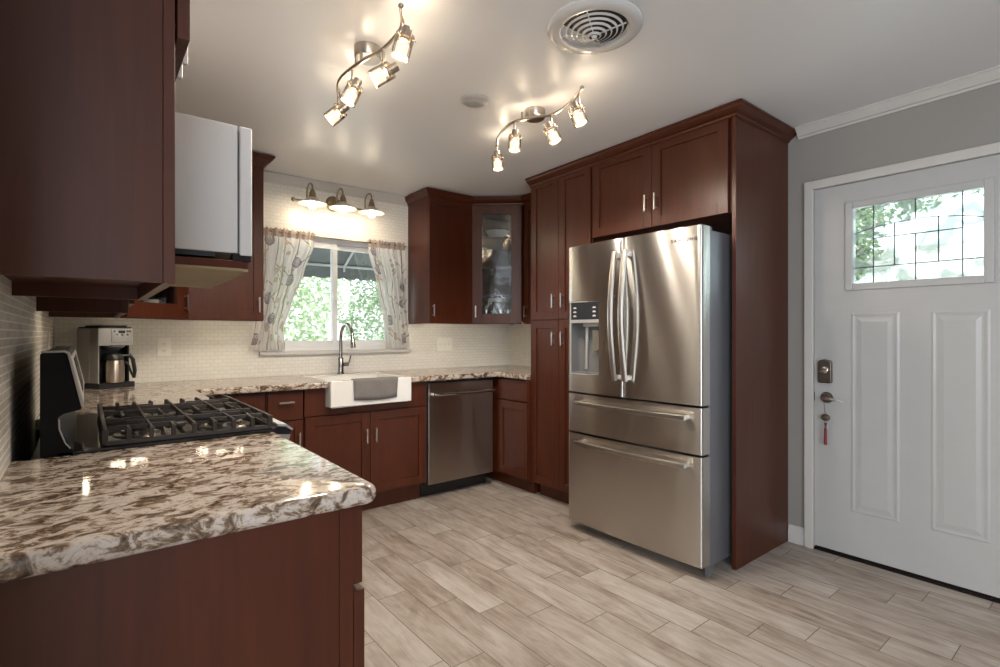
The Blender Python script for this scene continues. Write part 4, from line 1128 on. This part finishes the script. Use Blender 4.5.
for (ya, yb) in ((1.722, 2.058), (2.064, 2.400)):
    m = MB()
    zb = 0.929
    for y in (ya, yb): bar(m, (GX0, y, zb), (GX1, y, zb), 0.014, 0.012)
    for x in (GX0, GX1):
        bar(m, (x, ya, zb), (x, ya, GT + 0.006), 0.014, 0.014); bar(m, (x, yb, zb), (x, yb, GT + 0.006), 0.014, 0.014)
        bar(m, (x, ya, GT), (x, yb, GT), 0.013, 0.014); bar(m, (x, ya, zb), (x, yb, zb), 0.012, 0.012)
    ym = (ya + yb) / 2
    xs = [GX0 + (GX1 - GX0) * k / 8 for k in range(9)]
    for k in range(1, 8):
        x = xs[k]
        for (y, s) in ((ya, 1), (yb, -1)):
            bar(m, (x, y, zb), (x, y, GT + 0.004), 0.012, 0.012)
            L = {1: 0.06, 2: 0.15, 3: 0.06, 4: 0.178, 5: 0.06, 6: 0.15, 7: 0.06}[k]
            bar(m, (x, y, GT), (x, y + s * L, GT), 0.010, 0.013)
    bar(m, (GX0, ym - 0.09, GT - 0.002), (xs[3], ym - 0.09, GT - 0.002)); bar(m, (xs[5], ym - 0.09, GT - 0.002), (GX1, ym - 0.09, GT - 0.002))
    bar(m, (GX0, ym + 0.06, GT - 0.002), (xs[3], ym + 0.06, GT - 0.002)); bar(m, (xs[5], ym + 0.06, GT - 0.002), (GX1, ym + 0.06, GT - 0.002))
    bar(m, (xs[1], ym, GT - 0.001), (xs[7], ym, GT - 0.001))
    m.build('grate', 'iron', rg, bevel=0.0015)

# ------------------------------------------------------------------ coffee maker (front turned towards the room)
ck = thing('coffee_maker', (0.053, 3.60, 0.914), 'grey steel coffee maker with buttons in the counter corner', 'coffee maker', rot=R(27), local=True)
# local: x along the front (left to right), y backwards, z up; origin at the front left bottom edge
W_, D_, H_ = 0.182, 0.205, 0.352
m = MB(); m.box(-0.002, W_ + 0.004, -0.012, D_, 0.0, 0.030); m.build('base', 'black', ck, bevel=0.004)
m = MB(); m.box(0, W_, 0.085, D_, 0.030, 0.335); m.box(0, 0.006, 0.0, 0.085, 0.030, 0.335); m.box(0, W_, 0.0, 0.085, 0.238, 0.335); m.build('tower', 'silver', ck, bevel=0.004)
m = MB(); m.box(0.006, W_, 0.083, 0.0855, 0.030, 0.238); m.box(0.006, 0.010, 0.0, 0.083, 0.03, 0.238); m.box(W_ - 0.012, W_ - 0.004, 0.03, 0.085, 0.03, 0.238); m.build('bay_lining', 'black', ck)
m = MB(); m.box(0.004, W_ - 0.004, 0.004, D_ - 0.004, 0.335, 0.343); m.box(0.03, W_ - 0.02, 0.02, D_ - 0.02, 0.343, H_); m.build('lid', 'black', ck, bevel=0.004)
m = MB(); m.box(0.065, W_ - 0.006, -0.006, 0.0, 0.255, 0.328); pn = m.build('control_panel', 'silver', ck, bevel=0.002)
MB().box(0.100, 0.135, -0.0075, -0.006, 0.308, 0.322).build('clock_display', 'display', pn)
m = MB()
for (x, z) in ((0.078, 0.318), (0.092, 0.300), (0.118, 0.298), (0.146, 0.300), (0.158, 0.318), (0.146, 0.318)):
    m.lathe([(0.0065, 0), (0.0065, 0.004), (0, 0.004)], (x, -0.006, z), 12, axis=(0, -1, 0))
m.build('button', 'chrome', pn)
m = MB(); m.lathe([(0.02, 0.0), (0.048, 0.018), (0.05, 0.030), (0, 0.030)], (0.098, 0.030, 0.212), 24); m.build('filter_basket', 'grey', ck)
cf = thing('coffee_carafe', (0.053, 3.60, 0.945), 'steel thermal carafe with dark handle inside the coffee maker', 'carafe', rot=R(27), local=True)
m = MB(); m.lathe([(0, 0), (0.050, 0), (0.054, 0.006), (0.054, 0.10), (0.048, 0.125), (0.0, 0.125)], (0.085, 0.018, 0.0), 28); m.build('body', 'steel_dark', cf)
m = MB(); m.lathe([(0.050, 0.0), (0.050, 0.018), (0.040, 0.034), (0.02, 0.040), (0, 0.040)], (0.085, 0.018, 0.124), 24); m.build('lid', 'black', cf)
m = MB(); m.tube([(0.125, 0.005, 0.148), (0.158, -0.010, 0.150), (0.172, -0.016, 0.125), (0.180, -0.020, 0.06), (0.176, -0.018, 0.020)], [0.009, 0.010, 0.011, 0.010, 0.008], 10); m.tube([(0.134, 0.0, 0.115), (0.150, -0.008, 0.10), (0.165, -0.013, 0.05), (0.176, -0.018, 0.02)], 0.006, 8); m.build('handle', 'black', cf)

# ------------------------------------------------------------------ outlets and switches
def outlet(x, z, w, h, label, gangs, y=YB):
    t = thing('wall_outlet' if gangs == 'o' else 'switch_plate', (x, y, z), label, 'outlet' if gangs == 'o' else 'switch', None)
    MB().box(x - w / 2, x + w / 2, y - 0.006, y, z - h / 2, z + h / 2).build('plate', 'almond', t, bevel=0.002)
    if gangs == 'o':
        for s in (-1, 1):
            m = MB(); m.box(x - 0.014, x + 0.014, y - 0.008, y - 0.006, z + s * 0.021 - 0.013, z + s * 0.021 + 0.013); so = m.build('socket', 'almond', t, bevel=0.001)
            m = MB()
            for dx in (-0.006, 0.006): m.box(x + dx - 0.001, x + dx + 0.001, y - 0.0085, y - 0.008, z + s * 0.021 - 0.003, z + s * 0.021 + 0.006)
            m.box(x - 0.002, x + 0.002, y - 0.0085, y - 0.008, z + s * 0.021 - 0.009, z + s * 0.021 - 0.006)
            m.build('slot', 'ink', so, smooth=0)
    else:
        for dx in (-0.046, 0, 0.046):
            m = MB(); m.box(x + dx - 0.005, x + dx + 0.005, y - 0.016, y - 0.006, z - 0.004, z + 0.010); m.build('toggle', 'almond', t, bevel=0.001)
outlet(0.390, 1.133, 0.074, 0.118, 'almond double socket outlet on the cream tile near the coffee maker', 'o')
outlet(2.494, 1.122, 0.160, 0.118, 'almond triple switch plate on the cream tile right of the window', 's')
t = thing('wall_outlet', (XL, 3.3, 1.15), 'small pale outlet on the grey tiled wall behind the stove', 'outlet')
MB().box(XL, XL + 0.006, 3.22, 3.295, 1.11, 1.225).build('plate', 'almond', t, bevel=0.002)
m = MB(); m.box(XL + 0.006, XL + 0.008, 3.244, 3.272, 1.145, 1.158); m.box(XL + 0.006, XL + 0.008, 3.244, 3.272, 1.177, 1.19); m.build('socket', 'almond', t)

# ------------------------------------------------------------------ ceiling vent and smoke detector
zv = ceil_z(1.33)
cv = thing('ceiling_vent', (1.53, 1.335, zv), 'round white ceiling air vent with concentric rings', 'vent')
m = MB(); m.lathe([(0.182, 0.0), (0.182, -0.006), (0.176, -0.012), (0.150, -0.020), (0.130, -0.016), (0.124, -0.004), (0.124, 0.0)], (1.53, 1.335, zv), 48); m.build('rim', 'white_gloss', cv)
MB().lathe([(0, 0.0), (0.125, 0.0), (0.125, -0.001), (0, -0.001)], (1.53, 1.335, zv), 32).build('duct_shade', 'black', cv)  # flat black disc in place of the shade inside the duct
for i, r in enumerate((0.024, 0.045, 0.066, 0.087, 0.108)):
    zz = -0.038 + 0.0055 * i
    m = MB(); m.lathe([(r - 0.0035, zz - 0.002), (r + 0.003, zz + 0.002), (r + 0.003, zz + 0.004), (r - 0.0035, zz), (r - 0.0035, zz - 0.002)], (1.53, 1.335, zv), 40); m.build('vent_ring', 'white_gloss', cv)
m = MB(); m.lathe([(0, -0.048), (0.008, -0.046), (0.012, -0.038), (0, -0.036)], (1.53, 1.335, zv), 16)
for k in range(4):
    an = math.pi / 2 * k + 0.5
    m.tube([(1.53, 1.335, zv - 0.034), (1.53 + 0.122 * math.cos(an), 1.335 + 0.122 * math.sin(an), zv - 0.012)], 0.003, 6)
m.build('spider', 'white_gloss', cv)
zs = ceil_z(2.11)
m = MB(); m.lathe([(0.070, 0), (0.070, -0.006), (0.062, -0.012), (0.030, -0.014), (0.028, -0.017), (0, -0.018)], (1.52, 2.11, zs), 36)
tag(m.build('ceiling_cover_plate', 'white'), 'small round white cover plate on the ceiling between the track lights', 'cover plate')

# ------------------------------------------------------------------ track lights
def catmull(P, n=8):
    P = [Vector(p) for p in P]; out = []
    Q = [P[0] * 2 - P[1]] + P + [P[-1] * 2 - P[-2]]
    for i in range(1, len(Q) - 2):
        for k in range(n):
            t = k / n
            out.append(0.5 * ((2 * Q[i]) + (Q[i + 1] - Q[i - 1]) * t + (2 * Q[i - 1] - 5 * Q[i] + 4 * Q[i + 1] - Q[i + 2]) * t * t + (3 * Q[i] - Q[i - 1] - 3 * Q[i + 1] + Q[i + 2]) * t ** 3))
    out.append(P[-1]); return out
RIGHT = Vector((0.7815, -0.6239, 0)); DEPTH = Vector((0.6239, 0.7815, 0))
def track(bar_pts, can, heads, label):
    zc = ceil_z(can[1])
    t = thing('track_light', (can[0], can[1], zc), label, 'ceiling light', 'S-shaped ceiling track lights')
    m = MB(); m.lathe([(0.054, 0), (0.054, -0.040), (0.050, -0.046), (0, -0.046)], (can[0], can[1], zc), 32); m.build('canopy', 'nickel_warm', t)
    pts = catmull([(x, y, 2.310) for x, y in bar_pts])
    m = MB(); m.tube(pts, 0.0072, 10); m.sphere(pts[0], 0.010, n=8); m.sphere(pts[-1], 0.010, n=8)
    for s in (-0.022, 0.022):
        q = min(pts, key=lambda p: (p - Vector((can[0], can[1] + s, 2.31))).length)
        m.cyl((q.x, q.y, 2.31), (q.x, q.y, zc - 0.045), 0.006, 10)
    m.build('curved_bar', 'nickel_warm', t)
    for (bx, by, lat, down, dep, stem, off, drop) in heads:
        top = Vector((bx, by, 2.310)); piv = Vector((bx, by, 2.310 - stem))
        d = (RIGHT * lat + DEPTH * dep + Vector((0, 0, -down))).normalized()
        m = MB(); m.cyl(top, piv, 0.0048, 10); m.sphere(piv, 0.008, n=8)
        c0 = piv + RIGHT * off + Vector((0, 0, -drop))
        m.cyl(piv, c0 + d * 0.012, 0.0045, 8)
        m.cyl(c0, c0 + d * 0.048, 0.0175, 18); m.cyl(c0 + d * 0.034, c0 + d * 0.037, 0.026, 18)
        for an in (0.4, 2.5, 4.6):
            e = d.orthogonal().normalized(); e = Matrix.Rotation(an, 3, d) @ e
            q = c0 + d * 0.040 + e * 0.032; m.cyl(c0 + d * 0.040, q + e * 0.006, 0.0022, 6); m.sphere(q + e * 0.006, 0.004, n=6)
        hd = m.build('lamp_head', 'nickel_warm', t)
        g0 = c0 + d * 0.028
        m = MB(); m.lathe([(0.0335, 0), (0.0335, 0.080), (0.0318, 0.080), (0.0318, 0.0), (0.0335, 0)], g0, 24, axis=d); m.build('glass_shade', 'shade_glass', hd)
        m = MB(); m.lathe([(0.027, 0.036), (0.0275, 0.077), (0.0262, 0.077), (0.0255, 0.036), (0.027, 0.036)], g0, 24, axis=d); m.build('frosted_liner', 'frost', hd)
        m = MB(); m.lathe([(0, 0.024), (0.010, 0.026), (0.017, 0.045), (0.018, 0.058), (0.012, 0.068), (0, 0.071)], g0, 18, axis=d); m.build('bulb', 'bulb', hd)
        sp = lamp('SPOT', 'head_light', g0 + d * 0.092, (0, 0, 0), 9, (1.0, 0.895, 0.76), spot_size=R(160), spot_blend=0.5, shadow_soft_size=0.025)
        sp.rotation_mode = 'QUATERNION'; sp.rotation_quaternion = (d + Vector((0, 0, -1.2))).to_track_quat('-Z', 'Y')
        lamp('POINT', 'head_glow', piv - d * 0.03 + Vector((0, 0, -0.01)) + RIGHT * 0.045, (0, 0, 0), 0.3, (1.0, 0.80, 0.56), shadow_soft_size=0.02)
    return t
track([(0.820, 1.555), (0.879, 1.668), (0.889, 1.834), (0.863, 1.968), (0.850, 2.144), (0.880, 2.262), (0.945, 2.385)], (0.905, 2.005),
      [(0.862, 1.630, -5, 20, -1, 0.024, 0.020, 0.0), (0.888, 1.825, -20, 13, -3, 0.050, 0.052, 0.020), (0.858, 2.050, -9, 20, -2, 0.046, 0.026, 0.0), (0.900, 2.310, -15, 14, -3, 0.044, 0.040, 0.008)],
      'S-shaped four-lamp track light nearer the left wall cabinet')
track([(1.882, 2.389), (1.783, 2.247), (1.724, 2.062), (1.764, 1.940), (1.812, 1.844), (1.778, 1.683), (1.719, 1.571)], (1.842, 2.015),
      [(1.872, 2.375, 1, 14, -1, 0.030, 0.0, 0.0), (1.724, 2.040, -1, 18, -1, 0.045, 0.004, 0.0), (1.808, 1.856, 9, 20, -2, 0.044, -0.022, 0.0), (1.742, 1.612, 8, 22, -2, 0.046, -0.026, 0.0)],
      'S-shaped four-lamp track light in front of the pantry')

# ------------------------------------------------------------------ three-lamp wall light over the window
wl = thing('wall_light', (1.48, YB, 2.22), 'three-shade barn style wall light above the kitchen window', 'wall light')
m = MB(); m.lathe([(0.058, 0), (0.058, 0.010), (0.050, 0.020), (0.030, 0.028), (0, 0.028)], (1.485, YB, 2.215), 28, axis=(0, -1, 0)); m.cyl((1.485, YB - 0.02, 2.205), (1.485, 3.84, 2.190), 0.008, 10); m.build('backplate', 'brass', wl)
m = MB(); m.tube([(1.17, 3.84, 2.186), (1.80, 3.84, 2.186)], 0.0075, 10); m.sphere((1.165, 3.84, 2.186), 0.015, n=10); m.sphere((1.805, 3.84, 2.186), 0.015, n=10); m.build('crossbar', 'brass', wl)
for x in (1.262, 1.486, 1.712):
    m = MB()
    pts = [(x, 3.84, 2.186), (x, 3.84, 2.255)]
    for i in range(1, 10):
        an = math.pi * i / 9
        pts.append((x, 3.78 + 0.06 * math.cos(an), 2.255 + 0.045 * math.sin(an)))
    pts += [(x, 3.72, 2.235)]
    m.tube(pts, 0.0058, 10)
    ar = m.build('arm', 'brass', wl)
    m = MB(); m.lathe([(0, 0.245), (0.012, 0.245), (0.015, 0.232), (0.022, 0.220), (0.022, 0.205), (0.026, 0.198), (0.026, 0.182), (0, 0.182)], (x, 3.72, 2.0), 20); m.build('lamp_holder', 'brass', ar)
    m = MB(); m.lathe([(0.020, 0.192), (0.034, 0.184), (0.052, 0.170), (0.098, 0.147), (0.0985, 0.142), (0.096, 0.142), (0.052, 0.164), (0.032, 0.178), (0.018, 0.186), (0.020, 0.192)], (x, 3.72, 2.0), 36); m.build('lamp_shade', 'shade_cream', ar)
    m = MB(); m.lathe([(0, 0.182), (0.012, 0.178), (0.014, 0.160), (0.026, 0.140), (0.027, 0.128), (0.020, 0.112), (0, 0.105)], (x, 3.72, 2.0), 22); m.build('bulb', 'wall_bulb', ar)
    lamp('POINT', 'shade_light', (x, 3.72, 2.080), (0, 0, 0), 0.55, (1.0, 0.84, 0.62), shadow_soft_size=0.022)

# ------------------------------------------------------------------ curtains
rod = thing('curtain_rod', (1.55, 3.885, 1.945), 'thin dark curtain rod across the top of the window', 'curtain rod')
m = MB(); m.tube([(0.925, 3.875, 1.945), (1.55, 3.875, 1.940), (2.088, 3.875, 1.945)], 0.004, 8); m.build('rod', 'pewter', rod)
m = MB(); m.cyl((0.93, 3.875, 1.945), (0.93, YB, 1.945), 0.005, 8); m.cyl((2.085, 3.875, 1.945), (2.085, YB, 1.945), 0.005, 8); m.build('bracket', 'pewter', rod)
def curtain(outer, inner, label, seed, folds):
    """outer/inner: functions of s (0 top .. 1 bottom) giving world x of the two edges"""
    rnd = random.Random(seed)
    NXc, NZc = 150, 170
    Z0, Z1 = 1.102, 1.968
    owls = [(rnd.uniform(0.10, 0.9), v_) for v_ in (0.10, 0.27, 0.42, 0.58, 0.74, 0.90)]
    owls[-1] = (0.12 if seed == 1 else 0.2, 0.91)
    base = (0.93, 0.91, 0.89)
    branches = []
    for k in range(5):
        u = (k + 0.5) / 5 + rnd.uniform(-0.05, 0.05); branches.append((u, rnd.uniform(0.02, 0.05), rnd.uniform(4, 8), rnd.uniform(0, 6)))
    twigs = [(rnd.uniform(0, 1), rnd.uniform(0.08, 0.98), rnd.choice((-1, 1)), rnd.uniform(0.08, 0.2)) for _ in range(26)]
    leaves = [(rnd.uniform(0, 1), rnd.uniform(0.08, 0.98), rnd.uniform(0.012, 0.024)) for _ in range(40)]
    m = MB(); lay = None
    grid = []; cols = []
    for j in range(NZc + 1):
        s = j / NZc
        xo, xi = outer(s), inner(s)
        row = []
        for i in range(NXc + 1):
            u = i / NXc
            amp = 0.010 + 0.010 * min(1, s * 2.5)
            ph = u * folds * 2 * math.pi
            x = xo + (xi - xo) * (u + 0.012 * math.sin(ph * 0.5 + 3 * s))
            y = 3.868 - amp * math.sin(ph + 0.8 * math.sin(2.2 * s + u * 3)) - 0.006 * math.sin(ph * 2.3 + s * 4)
            if s < 0.07: y = 3.875 + (y - 3.875) * 0.75 + 0.003 * math.sin(ph * 3)
            z = Z1 - (Z1 - Z0) * s + (0.006 * math.sin(ph * 2) if j == 0 else 0)
            row.append(m.v((x, y, z)))
            c = base
            wv = 0.5 * 1.0      # fabric width units (metres)
            if s < 0.065: c = (0.62, 0.50, 0.42) if int(u * 23) % 3 else (0.42, 0.32, 0.32)
            else:
                for (bu, a_, f_, p_) in branches:
                    if abs(u - bu - a_ * math.sin(f_ * s + p_)) < 0.010: c = (0.47, 0.40, 0.34)
                for (tu, ts, sg, ln) in twigs:
                    q = (u - tu) * sg
                    if 0 < q < ln and abs((s - ts) + 0.6 * q) < 0.006: c = (0.47, 0.40, 0.34)
                for (lu, lv_, lr) in leaves:
                    if ((u - lu) / (lr * 1.4)) ** 2 + ((s - lv_) / lr) ** 2 < 1: c = (0.60, 0.58, 0.46) if lr < 0.018 else (0.68, 0.56, 0.46)
                for (ou, os_) in owls:
                    q = ((u - ou) / 0.085) ** 2 + ((s - os_) / 0.048) ** 2
                    if q < 1:
                        c = (0.33, 0.29, 0.34) if q > 0.55 or (int(s * 260) % 3 == 0) else (0.56, 0.50, 0.52)
                        for e in (-0.03, 0.03):
                            if ((u - ou - e) / 0.022) ** 2 + ((s - os_ + 0.022) / 0.013) ** 2 < 1: c = (0.78, 0.74, 0.68)
                            if ((u - ou - e) / 0.009) ** 2 + ((s - os_ + 0.022) / 0.006) ** 2 < 1: c = (0.12, 0.10, 0.12)
            cols.append(c)
        grid.append(row)
    for A, B in zip(grid, grid[1:]):
        for i in range(NXc): m.bm.faces.new((A[i], A[i + 1], B[i + 1], B[i]))
    o = m.build('curtain', 'cloth', smooth=180)
    at = o.data.color_attributes.new('print', 'FLOAT_COLOR', 'POINT')
    for i, c in enumerate(cols): at.data[i].color = (*c, 1)
    tag(o, label, 'curtain', 'window curtains')
    return o
def interp(tab):
    def f(s):
        for (a, x), (b, y) in zip(tab, tab[1:]):
            if s <= b:
                t = (s - a) / (b - a); t = t * t * (3 - 2 * t) * 0.5 + t * 0.5
                return x + (y - x) * t
        return tab[-1][1]
    return f
curtain(interp([(0, 0.93), (0.5, 0.93), (0.8, 0.905), (1, 0.872)]), interp([(0, 1.335), (0.1, 1.325), (0.35, 1.255), (0.65, 1.165), (0.82, 1.115), (1, 1.125)]), 'printed cream curtain pulled to the left side of the window', 1, 7)
curtain(interp([(0, 2.072), (0.5, 2.085), (1, 2.118)]), interp([(0, 1.745), (0.1, 1.755), (0.4, 1.832), (0.75, 1.890), (1, 1.905)]), 'printed cream curtain pulled to the right side of the window', 2, 6)

# tidy helper flags
for o in bpy.data.objects:
    if '_local' in o: del o['_local']
